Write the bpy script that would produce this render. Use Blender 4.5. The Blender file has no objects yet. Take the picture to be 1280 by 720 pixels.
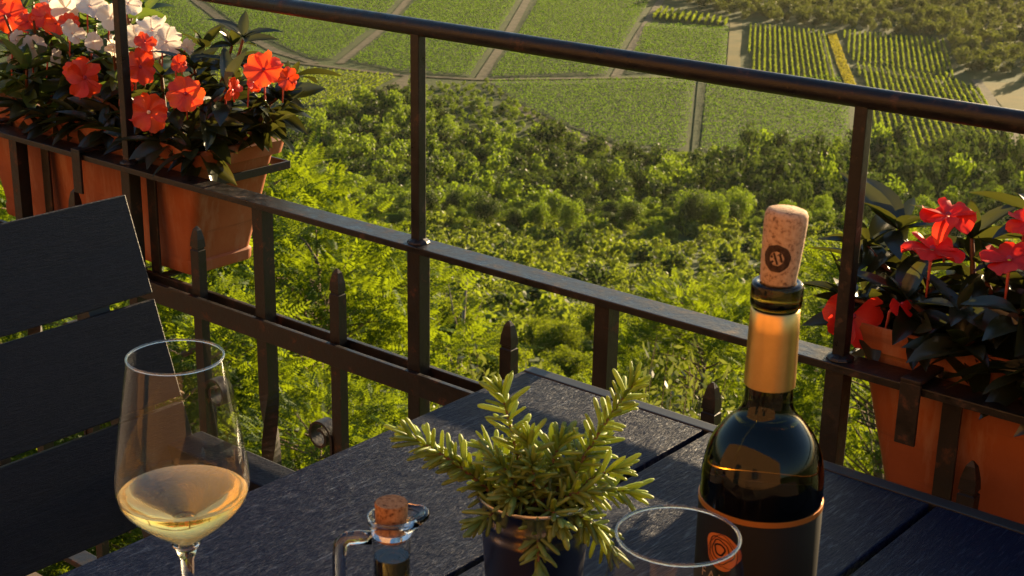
import bpy, bmesh, math, random
import numpy as np
from mathutils import Vector, Matrix

# ------------------------------------------------------------------ camera, sky, sun, exposure
SC = bpy.context.scene
COL = SC.collection
rad = math.radians

CAM_Z = 1.35
R_ = np.array([0.76988477, 0.6379378, 0.01768654])
U_ = np.array([-0.21948449, 0.2386545, 0.945976])
F_ = np.array([-0.59925287, 0.73217443, -0.32375392])
cam_d = bpy.data.cameras.new('camera')
cam = bpy.data.objects.new('camera', cam_d)
COL.objects.link(cam)
M = Matrix.Identity(4)
for i in range(3):
    M[i][0], M[i][1], M[i][2] = R_[i], U_[i], -F_[i]
M[2][3] = CAM_Z
cam.matrix_world = M
cam_d.sensor_width = 36.0
cam_d.lens = 52.72
cam_d.clip_start = 0.02
cam_d.clip_end = 12000
cam_d.dof.use_dof = True
cam_d.dof.focus_distance = 1.7
cam_d.dof.aperture_fstop = 32.0
SC.camera = cam

SUN_AZ = rad(-5.0)       # from +Y towards +X
SUN_EL = rad(10.0)
world = bpy.data.worlds.new('World')
SC.world = world
world.use_nodes = True
wn = world.node_tree.nodes
wl = world.node_tree.links
for n in list(wn):
    wn.remove(n)
sky = wn.new('ShaderNodeTexSky')
sky.sky_type = 'NISHITA'
sky.sun_disc = False
sky.sun_elevation = SUN_EL
sky.sun_rotation = SUN_AZ
sky.air_density = 1.3
sky.dust_density = 0.9
sky.ozone_density = 3.0
bgn = wn.new('ShaderNodeBackground')
bgn.inputs['Strength'].default_value = 0.06
won = wn.new('ShaderNodeOutputWorld')
wl.new(sky.outputs[0], bgn.inputs[0])
wl.new(bgn.outputs[0], won.inputs[0])

sun_d = bpy.data.lights.new('sun', 'SUN')
sun_d.energy = 5.0
sun_d.angle = rad(0.5)
sun_d.color = (1.0, 0.74, 0.42)
sun = bpy.data.objects.new('sun', sun_d)
COL.objects.link(sun)
sdir = Vector((math.sin(SUN_AZ) * math.cos(SUN_EL), math.cos(SUN_AZ) * math.cos(SUN_EL), math.sin(SUN_EL)))
sun.rotation_euler = sdir.to_track_quat('Z', 'Y').to_euler()
sun.location = sdir * 50

vs = SC.view_settings
vs.view_transform = 'Standard'
vs.look = 'None'
vs.gamma = 1.0
vs.exposure = 1.95
vs.use_curve_mapping = False
SC.render.engine = 'CYCLES'
cy = SC.cycles
cy.use_denoising = True
cy.max_bounces = 10
cy.diffuse_bounces = 3
cy.glossy_bounces = 4
cy.transmission_bounces = 10
cy.transparent_max_bounces = 16
cy.sample_clamp_indirect = 4.0
cy.caustics_reflective = False
cy.blur_glossy = 0.3

# ------------------------------------------------------------------ helpers
RNG = np.random.default_rng(7)
FH = np.array([-0.63336508, 0.77385314])      # the way the balcony looks, on the ground
RH = np.array([0.77385314, 0.63336508])


class MB:
    """collects vertices and faces of one mesh"""
    def __init__(self):
        self.v, self.f, self.var, self.n = [], [], [], 0
        self.mi = []

    def add(self, v, f, var=None, mi=0):
        v = np.asarray(v, float).reshape(-1, 3)
        self.v.append(v)
        for q in f:
            self.f.append(tuple(int(i) + self.n for i in q))
            self.mi.append(mi)
        self.var.append(np.full(len(v), 0.5) if var is None else np.broadcast_to(np.asarray(var, float), (len(v),)))
        self.n += len(v)
        return self


def link(name, me, parent=None):
    o = bpy.data.objects.new(name, me)
    COL.objects.link(o)
    if parent is not None:
        o.parent = parent
    return o


def build(name, mb, mats, parent=None, smooth=True, bevel=0.0, sharp=None):
    me = bpy.data.meshes.new(name)
    v = np.concatenate(mb.v) if mb.v else np.zeros((0, 3))
    if parent is not None:
        p = parent
        off = np.zeros(3)
        while p is not None:
            off += np.array(p.location)
            p = p.parent
        v = v - off
    me.from_pydata(v.tolist(), [], mb.f)
    if not isinstance(mats, (list, tuple)):
        mats = [mats]
    for m in mats:
        me.materials.append(m)
    me.polygons.foreach_set('material_index', mb.mi)
    if bevel > 0:
        bm = bmesh.new()
        bm.from_mesh(me)
        es = [e for e in bm.edges if len(e.link_faces) == 2 and e.calc_face_angle(0) > 0.5]
        bmesh.ops.bevel(bm, geom=es, offset=bevel, segments=2, affect='EDGES', profile=0.6)
        bm.to_mesh(me)
        bm.free()
    else:
        a = me.attributes.new('var', 'FLOAT', 'POINT')
        a.data.foreach_set('value', np.concatenate(mb.var).astype(np.float32))
    if smooth and bevel == 0:
        me.polygons.foreach_set('use_smooth', [True] * len(me.polygons))
        if sharp:
            try:
                me.set_sharp_from_angle(angle=rad(sharp or 40))
            except Exception:
                pass
    me.update()
    return link(name, me, parent)


def big(name, v, f, mat, parent=None, var=None, smooth=False):
    """fast path for large quad clouds: v (n,3), f (m,4)"""
    me = bpy.data.meshes.new(name)
    v = np.asarray(v, np.float32)
    f = np.asarray(f, np.int32)
    me.vertices.add(len(v))
    me.vertices.foreach_set('co', v.ravel())
    me.loops.add(f.size)
    me.loops.foreach_set('vertex_index', f.ravel())
    me.polygons.add(len(f))
    me.polygons.foreach_set('loop_start', np.arange(0, f.size, f.shape[1], dtype=np.int32))
    try:
        me.polygons.foreach_set('loop_total', np.full(len(f), f.shape[1], np.int32))
    except Exception:
        pass
    me.materials.append(mat)
    if var is not None:
        a = me.attributes.new('var', 'FLOAT', 'POINT')
        a.data.foreach_set('value', np.asarray(var, np.float32))
    me.update(calc_edges=True)
    me.validate()
    if smooth:
        me.polygons.foreach_set('use_smooth', [True] * len(me.polygons))
    return link(name, me, parent)


def thing(name, label, cat, loc=(0, 0, 0), group=None):
    o = bpy.data.objects.new(name, None)
    o.empty_display_size = 0.05
    COL.objects.link(o)
    o.location = loc
    return tag(o, label, cat, group)


def tag(o, label=None, cat=None, group=None, kind=None):
    if label:
        o['label'] = label
    if cat:
        o['category'] = cat
    if group:
        o['group'] = group
    if kind:
        o['kind'] = kind
    return o


def norm(a):
    a = np.asarray(a, float)
    return a / np.maximum(np.linalg.norm(a, axis=-1, keepdims=True), 1e-9)


def box(mb, lo, hi, mi=0):
    x0, y0, z0 = lo
    x1, y1, z1 = hi
    v = [(x0, y0, z0), (x1, y0, z0), (x1, y1, z0), (x0, y1, z0), (x0, y0, z1), (x1, y0, z1), (x1, y1, z1), (x0, y1, z1)]
    f = [(3, 2, 1, 0), (4, 5, 6, 7), (0, 1, 5, 4), (1, 2, 6, 5), (2, 3, 7, 6), (3, 0, 4, 7)]
    return mb.add(v, f, mi=mi)


def lathe(mb, prof, c=(0, 0, 0), n=48, mi=0, tilt=None, close=False):
    """prof: list of (r, z)"""
    c = np.asarray(c, float)
    a = np.linspace(0, 2 * np.pi, n, endpoint=False)
    vs_, k = [], len(prof)
    for r, z in prof:
        vs_.append(np.stack([r * np.cos(a), r * np.sin(a), np.full(n, z)], 1))
    v = np.concatenate(vs_)
    if tilt is not None:
        v = v @ np.array(tilt).T
    f = []
    for i in range(k if close else k - 1):
        j = (i + 1) % k
        for q in range(n):
            f.append((i * n + q, i * n + (q + 1) % n, j * n + (q + 1) % n, j * n + q))
    if not close:
        if prof[0][0] > 1e-6:
            f.append(tuple(reversed(range(n))))
        if prof[-1][0] > 1e-6:
            f.append(tuple((k - 1) * n + q for q in range(n)))
    return mb.add(v + c, f, mi=mi)


def open_lathe(mb, prof, c=(0, 0, 0), n=48):
    c = np.asarray(c, float)
    a = np.linspace(0, 2 * np.pi, n, endpoint=False)
    v = np.concatenate([np.stack([r * np.cos(a), r * np.sin(a), np.full(n, z)], 1) for r, z in prof]) + c
    f = [(i * n + q, i * n + (q + 1) % n, (i + 1) * n + (q + 1) % n, (i + 1) * n + q) for i in range(len(prof) - 1) for q in range(n)]
    return mb.add(v, f)


def tube(mb, path, rads, n=8, cap=True, var=None, mi=0):
    P = np.asarray(path, float)
    k = len(P)
    rads = np.broadcast_to(np.asarray(rads, float), (k,))
    T = norm(np.gradient(P, axis=0))
    ref = np.array([0, 0, 1.0]) if abs(T[0][2]) < 0.9 else np.array([1.0, 0, 0])
    X = norm(np.cross(ref, T[0]))
    vs_ = []
    for i in range(k):
        X = norm(X - T[i] * (X @ T[i]))
        Y = np.cross(T[i], X)
        a = np.linspace(0, 2 * np.pi, n, endpoint=False)
        vs_.append(P[i] + rads[i] * (np.cos(a)[:, None] * X + np.sin(a)[:, None] * Y))
    f = [(i * n + q, i * n + (q + 1) % n, (i + 1) * n + (q + 1) % n, (i + 1) * n + q) for i in range(k - 1) for q in range(n)]
    if cap:
        f.append(tuple(reversed(range(n))))
        f.append(tuple((k - 1) * n + q for q in range(n)))
    return mb.add(np.concatenate(vs_), f, var, mi)


def frames(axis, up, roll=None):
    """(n,3,3) matrices whose columns are x=side, y=along axis, z=normal"""
    y = norm(axis)
    x = norm(np.cross(y, up))
    z = np.cross(x, y)
    if roll is not None:
        c, s = np.cos(roll)[:, None], np.sin(roll)[:, None]
        x, z = x * c + z * s, z * c - x * s
    return np.stack([x, y, z], 2)


def inst(tv, tf, fr, loc, scale, base=0):
    """place a template (k,3) with frames (n,3,3), locations and scales -> arrays"""
    n = len(loc)
    scale = np.asarray(scale, float)
    if scale.ndim == 1:
        scale = np.repeat(scale[:, None], 3, 1)
    v = np.einsum('nij,nkj->nki', fr, tv[None] * scale[:, None, :]) + loc[:, None, :]
    k = len(tv)
    f = (np.asarray(tf)[None] + (np.arange(n) * k)[:, None, None]).reshape(-1, len(tf[0]))
    return v.reshape(-1, 3), f + base


# ------------------------------------------------------------------ materials
def mat(name):
    m = bpy.data.materials.new(name)
    m.use_nodes = True
    nt = m.node_tree
    for n in list(nt.nodes):
        nt.nodes.remove(n)
    out = nt.nodes.new('ShaderNodeOutputMaterial')
    return m, nt, out


def pbsdf(nt, col=(0.5, 0.5, 0.5), rough=0.5, metal=0.0, spec=0.5):
    b = nt.nodes.new('ShaderNodeBsdfPrincipled')
    b.inputs['Base Color'].default_value = (*col, 1)
    b.inputs['Roughness'].default_value = rough
    b.inputs['Metallic'].default_value = metal
    b.inputs['Specular IOR Level'].default_value = spec
    return b


def noise(nt, scale, detail=4, rough=0.6, vec=None, coord='Object', stretch=None):
    t = nt.nodes.new('ShaderNodeTexNoise')
    t.inputs['Scale'].default_value = scale
    t.inputs['Detail'].default_value = detail
    t.inputs['Roughness'].default_value = rough
    tc = nt.nodes.new('ShaderNodeTexCoord')
    if stretch is not None:
        mp = nt.nodes.new('ShaderNodeMapping')
        mp.inputs['Scale'].default_value = stretch
        nt.links.new(tc.outputs[coord], mp.inputs[0])
        nt.links.new(mp.outputs[0], t.inputs['Vector'])
    else:
        nt.links.new(tc.outputs[coord], t.inputs['Vector'])
    return t


def ramp(nt, src, stops):
    r = nt.nodes.new('ShaderNodeValToRGB')
    el = r.color_ramp.elements
    el[0].position, el[0].color = stops[0][0], (*stops[0][1], 1)
    el[1].position, el[1].color = stops[-1][0], (*stops[-1][1], 1)
    for p, c in stops[1:-1]:
        e = el.new(p)
        e.color = (*c, 1)
    nt.links.new(src, r.inputs[0])
    return r


def bump(nt, src, strength, dist, bsdf):
    b = nt.nodes.new('ShaderNodeBump')
    b.inputs['Strength'].default_value = strength
    b.inputs['Distance'].default_value = dist
    nt.links.new(src, b.inputs['Height'])
    nt.links.new(b.outputs[0], bsdf.inputs['Normal'])
    return b


def leaf_mat(name, stops, trans=0.4, tcol=(0.12, 0.2, 0.02), gloss=0.08, rough=0.4, objvar=0.0):
    m, nt, out = mat(name)
    at = nt.nodes.new('ShaderNodeAttribute')
    at.attribute_name = 'var'
    src = at.outputs['Fac']
    if objvar > 0:
        oi = nt.nodes.new('ShaderNodeObjectInfo')
        ma = nt.nodes.new('ShaderNodeMath')
        ma.operation = 'MULTIPLY_ADD'
        nt.links.new(oi.outputs['Random'], ma.inputs[0])
        ma.inputs[1].default_value = objvar
        nt.links.new(src, ma.inputs[2])
        mb_ = nt.nodes.new('ShaderNodeMath')
        mb_.operation = 'SUBTRACT'
        nt.links.new(ma.outputs[0], mb_.inputs[0])
        mb_.inputs[1].default_value = objvar / 2
        src = mb_.outputs[0]
    r = ramp(nt, src, stops)
    d = nt.nodes.new('ShaderNodeBsdfDiffuse')
    nt.links.new(r.outputs[0], d.inputs[0])
    t = nt.nodes.new('ShaderNodeBsdfTranslucent')
    mx = nt.nodes.new('ShaderNodeMix')
    mx.data_type = 'RGBA'
    mx.blend_type = 'MIX'
    mx.inputs[0].default_value = 0.6
    nt.links.new(r.outputs[0], mx.inputs[6])
    mx.inputs[7].default_value = (*tcol, 1)
    nt.links.new(mx.outputs[2], t.inputs[0])
    s = nt.nodes.new('ShaderNodeMixShader')
    s.inputs[0].default_value = trans
    nt.links.new(d.outputs[0], s.inputs[1])
    nt.links.new(t.outputs[0], s.inputs[2])
    last = s
    if gloss > 0:
        g = nt.nodes.new('ShaderNodeBsdfGlossy')
        g.inputs['Roughness'].default_value = rough
        g.inputs[0].default_value = (1, 1, 1, 1)
        s2 = nt.nodes.new('ShaderNodeMixShader')
        s2.inputs[0].default_value = gloss
        nt.links.new(s.outputs[0], s2.inputs[1])
        nt.links.new(g.outputs[0], s2.inputs[2])
        last = s2
    nt.links.new(last.outputs[0], out.inputs[0])
    return m


def simple(name, col, rough=0.5, metal=0.0, spec=0.5, nscale=None, c2=None, bmp=0.0, bdist=0.002, stretch=None, coat=0.0, coord='Object'):
    m, nt, out = mat(name)
    b = pbsdf(nt, col, rough, metal, spec)
    if coat:
        b.inputs['Coat Weight'].default_value = coat
    if nscale:
        t = noise(nt, nscale, stretch=stretch, coord=coord)
        if c2 is not None:
            r = ramp(nt, t.outputs['Fac'], [(0.35, col), (0.65, c2)])
            nt.links.new(r.outputs[0], b.inputs['Base Color'])
        if bmp:
            bump(nt, t.outputs['Fac'], bmp, bdist, b)
    nt.links.new(b.outputs[0], out.inputs[0])
    return m


def glass_thin(name, tint=(0.96, 0.96, 0.96), ior=1.6):
    m, nt, out = mat(name)
    tr = nt.nodes.new('ShaderNodeBsdfTransparent')
    tr.inputs[0].default_value = (*tint, 1)
    gl = nt.nodes.new('ShaderNodeBsdfGlossy')
    gl.inputs['Roughness'].default_value = 0.03
    fr = nt.nodes.new('ShaderNodeFresnel')
    ge = nt.nodes.new('ShaderNodeNewGeometry')
    mr = nt.nodes.new('ShaderNodeMapRange')      # a thin wall reflects the same from both sides
    mr.inputs['To Min'].default_value = ior
    mr.inputs['To Max'].default_value = 1.0 / ior
    nt.links.new(ge.outputs['Backfacing'], mr.inputs['Value'])
    nt.links.new(mr.outputs[0], fr.inputs['IOR'])
    mx = nt.nodes.new('ShaderNodeMixShader')
    nt.links.new(fr.outputs[0], mx.inputs[0])
    nt.links.new(tr.outputs[0], mx.inputs[1])
    nt.links.new(gl.outputs[0], mx.inputs[2])
    nt.links.new(mx.outputs[0], out.inputs[0])
    return m


def glass_solid(name, col, ior=1.5, rough=0.0):
    m, nt, out = mat(name)
    b = pbsdf(nt, col, rough)
    b.inputs['IOR'].default_value = ior
    b.inputs['Transmission Weight'].default_value = 1.0
    nt.links.new(b.outputs[0], out.inputs[0])
    return m


def wood_mat(name, base, hi, stretch, bstr, bdist, rough=0.42, spec=0.5, flecks=False):
    m, nt, out = mat(name)
    b = pbsdf(nt, base, rough, 0, spec)
    t = noise(nt, 1.0, 6, 0.65, stretch=stretch)
    t2 = noise(nt, 1.0, 3, 0.6, stretch=tuple(s * 4.5 for s in stretch))
    w = nt.nodes.new('ShaderNodeTexWave')
    w.bands_direction = 'X' if stretch[0] > stretch[1] else 'Z'
    w.inputs['Scale'].default_value = 9.0
    w.inputs['Distortion'].default_value = 14.0
    w.inputs['Detail'].default_value = 3.0
    w.inputs['Detail Scale'].default_value = 1.6
    tc = nt.nodes.new('ShaderNodeTexCoord')
    mp = nt.nodes.new('ShaderNodeMapping')
    mp.inputs['Scale'].default_value = tuple(1.0 if s > 20 else 0.22 for s in stretch)
    nt.links.new(tc.outputs['Object'], mp.inputs[0])
    nt.links.new(mp.outputs[0], w.inputs['Vector'])
    a = nt.nodes.new('ShaderNodeMath')
    a.operation = 'ADD'
    nt.links.new(t.outputs['Fac'], a.inputs[0])
    nt.links.new(t2.outputs['Fac'], a.inputs[1])
    a2 = nt.nodes.new('ShaderNodeMath')
    a2.operation = 'MULTIPLY_ADD'
    nt.links.new(w.outputs['Fac'], a2.inputs[0])
    a2.inputs[1].default_value = 0.15
    nt.links.new(a.outputs[0], a2.inputs[2])
    r = ramp(nt, t.outputs['Fac'], [(0.35, base), (0.7, hi)])
    nt.links.new(r.outputs[0], b.inputs['Base Color'])
    if flecks:
        # polished ridges of the embossed grain, a little shinier than the matt paint between
        b.inputs['Specular Tint'].default_value = (0.46, 0.62, 1.0, 1)
        t3 = noise(nt, 1.0, 3, 0.75, stretch=(330, 34, 60))
        r3 = ramp(nt, t3.outputs['Fac'], [(0.55, (spec,) * 3), (0.74, (0.85,) * 3)])
        nt.links.new(r3.outputs[0], b.inputs['Specular IOR Level'])
    bump(nt, a2.outputs[0], bstr, bdist, b)
    nt.links.new(b.outputs[0], out.inputs[0])
    return m


def iron(name, c1, c2, rust, rough):
    m, nt, out = mat(name)
    b = pbsdf(nt, c1, rough, 0, 0.45)
    t = noise(nt, 45, 5, 0.7)
    r = ramp(nt, t.outputs['Fac'], [(0.35, c1), (0.58, c2), (0.67, rust)])
    nt.links.new(r.outputs[0], b.inputs['Base Color'])
    t2 = noise(nt, 160, 4, 0.7)
    r2 = ramp(nt, t.outputs['Fac'], [(0.3, (rough - 0.08,) * 3), (0.7, (rough + 0.25,) * 3)])
    nt.links.new(r2.outputs[0], b.inputs['Roughness'])
    a = nt.nodes.new('ShaderNodeMath')
    a.operation = 'ADD'
    nt.links.new(t.outputs['Fac'], a.inputs[0])
    nt.links.new(t2.outputs['Fac'], a.inputs[1])
    bump(nt, a.outputs[0], 0.5, 0.0009, b)
    nt.links.new(b.outputs[0], out.inputs[0])
    return m


IRON = iron('black_iron', (0.007, 0.005, 0.004), (0.014, 0.008, 0.006), (0.07, 0.026, 0.012), 0.4)
IRON_RAIL = iron('dark_rail_paint', (0.006, 0.005, 0.005), (0.011, 0.008, 0.007), (0.06, 0.03, 0.018), 0.32)
TABLE_WOOD = wood_mat('charcoal_wood_tabletop', (0.004, 0.007, 0.024), (0.007, 0.011, 0.034), (250, 24, 60), 1.0, 0.0020, 0.42, 0.10, True)
CHAIR_WOOD = wood_mat('charcoal_wood_slat', (0.003, 0.004, 0.010), (0.010, 0.011, 0.020), (60, 30, 330), 0.8, 0.0011, 0.5, 0.3)
CHAIR_METAL = simple('charcoal_metal', (0.012, 0.012, 0.014), 0.4, 0.0, 0.5)
def terracotta():
    m, nt, out = mat('terracotta')
    b = pbsdf(nt, (0.3, 0.08, 0.026), 0.62, 0, 0.3)
    t = noise(nt, 7, 5, 0.65)
    r = ramp(nt, t.outputs['Fac'], [(0.3, (0.24, 0.062, 0.020)), (0.55, (0.32, 0.088, 0.030)), (0.75, (0.38, 0.125, 0.052))])
    t2 = noise(nt, 1.0, 6, 0.7, stretch=(26, 26, 5))
    r2 = ramp(nt, t2.outputs['Fac'], [(0.50, (0, 0, 0)), (0.70, (1, 1, 1))])
    mx = nt.nodes.new('ShaderNodeMix')
    mx.data_type = 'RGBA'
    sc_ = nt.nodes.new('ShaderNodeMath')
    sc_.operation = 'MULTIPLY'
    nt.links.new(r2.outputs[0], sc_.inputs[0])
    sc_.inputs[1].default_value = 0.6
    nt.links.new(sc_.outputs[0], mx.inputs[0])
    nt.links.new(r.outputs[0], mx.inputs[6])
    mx.inputs[7].default_value = (0.44, 0.26, 0.17, 1)
    t3 = noise(nt, 1.0, 4, 0.6, stretch=(4, 4, 40))
    r3 = ramp(nt, t3.outputs['Fac'], [(0.60, (0, 0, 0)), (0.7, (0.5, 0.5, 0.5))])
    m2 = nt.nodes.new('ShaderNodeMix')
    m2.data_type = 'RGBA'
    nt.links.new(r3.outputs[0], m2.inputs[0])
    nt.links.new(mx.outputs[2], m2.inputs[6])
    m2.inputs[7].default_value = (0.15, 0.05, 0.025, 1)
    nt.links.new(m2.outputs[2], b.inputs['Base Color'])
    bump(nt, t2.outputs['Fac'], 0.3, 0.0012, b)
    nt.links.new(b.outputs[0], out.inputs[0])
    return m


TERRA = terracotta()
SOIL = simple('potting_soil', (0.02, 0.013, 0.008), 0.95, 0, 0.1, 90, (0.05, 0.03, 0.018), 0.9, 0.006)
GLASS = glass_thin('clear_glass')
GLASS_RIM = glass_solid('clear_glass_solid', (1, 1, 1), 1.5)
def cloudy_wine():
    m, nt, out = mat('golden_wine')
    b = pbsdf(nt, (1.0, 0.80, 0.30), 0.0)
    b.inputs['IOR'].default_value = 1.33
    b.inputs['Transmission Weight'].default_value = 1.0
    t = nt.nodes.new('ShaderNodeBsdfTranslucent')
    t.inputs[0].default_value = (1.0, 0.68, 0.16, 1)
    mx = nt.nodes.new('ShaderNodeMixShader')
    mx.inputs[0].default_value = 0.08
    nt.links.new(b.outputs[0], mx.inputs[1])
    nt.links.new(t.outputs[0], mx.inputs[2])
    nt.links.new(mx.outputs[0], out.inputs[0])
    return m


WINE = cloudy_wine()
BOTTLE = glass_solid('dark_olive_glass', (0.10, 0.070, 0.007), 1.42)
GOLD = simple('gold_foil', (0.86, 0.52, 0.18), 0.36, 1.0, 0.5, 120, (0.80, 0.47, 0.15), 0.15, 0.0003)
COPPER = simple('copper_print', (0.62, 0.22, 0.045), 0.35, 0.7, 0.5)
LABEL = simple('matt_black_paper', (0.006, 0.0045, 0.004), 0.6, 0, 0.18)
EMBLEM = simple('orange_print', (0.62, 0.17, 0.03), 0.5, 0, 0.4)
LETTER = simple('pale_gold_print', (0.55, 0.38, 0.2), 0.4, 0.4, 0.4)
STAMP = simple('burnt_brown_ink', (0.035, 0.018, 0.012), 0.8, 0, 0.2, 300, (0.09, 0.05, 0.03))
ZINC = simple('galvanised_metal', (0.50, 0.49, 0.48), 0.26, 1.0, 0.5, 35, (0.48, 0.47, 0.46), 0.1, 0.0008)
OIL = glass_solid('amber_oil', (1.0, 0.62, 0.16), 1.45)


def cork_mat(name, c1, c2, c3, scale):
    m, nt, out = mat(name)
    b = pbsdf(nt, c1, 0.85, 0, 0.2)
    t = noise(nt, scale, 5, 0.7)
    r = ramp(nt, t.outputs['Fac'], [(0.36, c3), (0.47, c2), (0.66, c1)])
    nt.links.new(r.outputs[0], b.inputs['Base Color'])
    bump(nt, t.outputs['Fac'], 0.5, 0.0008, b)
    nt.links.new(b.outputs[0], out.inputs[0])
    return m


CORK = cork_mat('pale_cork', (0.66, 0.44, 0.27), (0.56, 0.34, 0.19), (0.2, 0.1, 0.05), 380)
CORK_DARK = cork_mat('brown_cork', (0.5, 0.24, 0.10), (0.4, 0.17, 0.065), (0.12, 0.04, 0.015), 420)

RED_PETAL = leaf_mat('red_petal', [(0, (0.55, 0.020, 0.008)), (0.4, (0.84, 0.055, 0.012)), (1, (0.92, 0.12, 0.02))], 0.34, (0.95, 0.10, 0.015), 0.04, 0.45)
CRIMSON_PETAL = leaf_mat('crimson_petal', [(0, (0.50, 0.010, 0.012)), (0.4, (0.80, 0.020, 0.016)), (1, (0.90, 0.05, 0.02))], 0.36, (0.95, 0.05, 0.02), 0.03, 0.5)
WHITE_PETAL = leaf_mat('white_petal', [(0, (0.80, 0.74, 0.70)), (1, (0.86, 0.80, 0.74))], 0.4, (0.9, 0.80, 0.66), 0.03, 0.5)
DARK_LEAF = leaf_mat('bronze_green_leaf', [(0, (0.010, 0.012, 0.007)), (0.5, (0.012, 0.022, 0.009)), (1, (0.035, 0.036, 0.016))], 0.24, (0.16, 0.16, 0.018), 0.055, 0.3)
GREEN_LEAF = leaf_mat('fresh_green_leaf', [(0, (0.03, 0.06, 0.015)), (1, (0.07, 0.12, 0.03))], 0.3, (0.25, 0.34, 0.03), 0.07, 0.35)
STEM = simple('plant_stem', (0.16, 0.06, 0.03), 0.5)
PINK_STEM = simple('pink_flower_stalk', (0.6, 0.12, 0.10), 0.5)
EYE = simple('flower_eye', (0.35, 0.02, 0.05), 0.6)
PALE_EYE = simple('pale_flower_eye', (0.85, 0.7, 0.6), 0.6)
ROSEMARY = leaf_mat('rosemary_needle', [(0, (0.14, 0.22, 0.035)), (1, (0.38, 0.47, 0.09))], 0.45, (0.72, 0.74, 0.05), 0.05, 0.5)
ROSE_STEM = simple('rosemary_stem', (0.2, 0.10, 0.05), 0.8)

BARK = simple('tree_bark', (0.12, 0.08, 0.05), 0.9, 0, 0.2, 14, (0.2, 0.14, 0.09), 0.8, 0.02)
DEADWOOD = simple('dead_bark', (0.16, 0.12, 0.085), 0.9, 0, 0.2, 14, (0.3, 0.24, 0.17), 0.8, 0.02)
ACACIA = leaf_mat('locust_leaf', [(0, (0.022, 0.065, 0.005)), (1, (0.072, 0.135, 0.009))], 0.46, (0.33, 0.41, 0.006), 0.015, 0.6, 0.3)
OLIVE = leaf_mat('olive_leaf', [(0, (0.040, 0.060, 0.016)), (1, (0.11, 0.135, 0.04))], 0.32, (0.26, 0.30, 0.03), 0.06, 0.5, 0.2)
BRIGHT = leaf_mat('bright_green_leaf', [(0, (0.024, 0.065, 0.006)), (1, (0.085, 0.135, 0.010))], 0.46, (0.33, 0.39, 0.008), 0.012, 0.6, 0.5)
SCRUB = leaf_mat('scrub_leaf', [(0, (0.042, 0.080, 0.011)), (1, (0.13, 0.165, 0.022))], 0.47, (0.31, 0.38, 0.014), 0.02, 0.5)
WOOD_LEAF = leaf_mat('woodland_leaf', [(0, (0.028, 0.072, 0.008)), (1, (0.090, 0.140, 0.014))], 0.47, (0.28, 0.39, 0.012), 0.02, 0.5, 0.5)
DARK_WOOD = leaf_mat('dark_and_shaded_leaf', [(0, (0.014, 0.032, 0.008)), (1, (0.040, 0.066, 0.014))], 0.35, (0.11, 0.16, 0.012), 0.02, 0.5, 0.4)  # dark foliage; also carries the shade painted into the right-hand belt of the wood
FAR_LEAF = leaf_mat('far_woodland_leaf', [(0, (0.035, 0.055, 0.012)), (1, (0.085, 0.098, 0.024))], 0.4, (0.19, 0.22, 0.02), 0.02, 0.5)
VINE = leaf_mat('vine_leaf', [(0, (0.045, 0.090, 0.010)), (1, (0.11, 0.165, 0.018))], 0.5, (0.34, 0.42, 0.015), 0.02, 0.5)
VINE_DENSE = leaf_mat('dense_vine_leaf', [(0, (0.030, 0.080, 0.008)), (1, (0.070, 0.130, 0.012))], 0.45, (0.20, 0.34, 0.010), 0.01, 0.5)
GRASS = simple('rough_grass', (0.034, 0.058, 0.012), 0.95, 0, 0.1, 0.09, (0.058, 0.076, 0.018), 0.6, 0.5)
FIELD = simple('vineyard_soil', (0.026, 0.050, 0.010), 0.95, 0, 0.1, 0.3, (0.046, 0.064, 0.018))
TRACK = simple('dirt_track', (0.13, 0.105, 0.062), 0.95, 0, 0.1, 0.5, (0.075, 0.07, 0.034))
DRYG = simple('dry_grass', (0.16, 0.125, 0.032), 0.95, 0, 0.1, 0.15, (0.11, 0.105, 0.03))
VERGE = simple('yellow_verge', (0.20, 0.19, 0.03), 0.95, 0, 0.1, 0.3, (0.14, 0.15, 0.03))
STONE = simple('terrace_stone', (0.16, 0.12, 0.085), 0.85, 0, 0.3, 6, (0.22, 0.17, 0.12), 0.4, 0.004)
PLASTER = simple('ochre_plaster', (0.22, 0.125, 0.062), 0.9, 0, 0.2, 3, (0.18, 0.095, 0.045), 0.4, 0.004)
DARKGLASS = simple('window_glass', (0.02, 0.025, 0.03), 0.06, 0, 0.6)

# ------------------------------------------------------------------ ground
KU = np.array([-400, -30, -3, 0, 4, 12, 25, 50, 80, 120, 170, 220, 270, 310, 340, 700, 1000, 1600, 3000, 9000], float)
KZ = np.array([6, 1, -2.8, -3.2, -4.2, -8.2, -13.5, -24, -34, -46, -58.5, -68.5, -76, -79.5, -80, -80, -70, -20, 60, 240], float) + CAM_Z


def hz(u, v=0):
    return np.interp(u, KU, KZ)


def W(u, v, dz=0.0):
    u = np.asarray(u, float)
    v = np.asarray(v, float)
    xy = u[..., None] * FH + v[..., None] * RH
    return np.concatenate([xy, (hz(u, v) + dz)[..., None]], -1)


us = np.unique(np.concatenate([KU, np.linspace(-30, 60, 60), np.linspace(60, 360, 60), np.linspace(360, 1000, 40), np.linspace(1000, 9000, 40)]))
vgrid = np.concatenate([-np.geomspace(9000, 20, 30), np.linspace(-16, 16, 12), np.geomspace(20, 9000, 30)])
UU, VV = np.meshgrid(us, vgrid, indexing='ij')
gv = W(UU, VV).reshape(-1, 3)
nv = len(vgrid)
gi = np.arange((len(us) - 1) * (nv - 1))
gi = (gi // (nv - 1)) * nv + gi % (nv - 1)
gf = np.stack([gi, gi + nv, gi + nv + 1, gi + 1], 1)
g = big('ground', gv, gf, GRASS, smooth=True)
tag(g, kind='structure')


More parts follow.
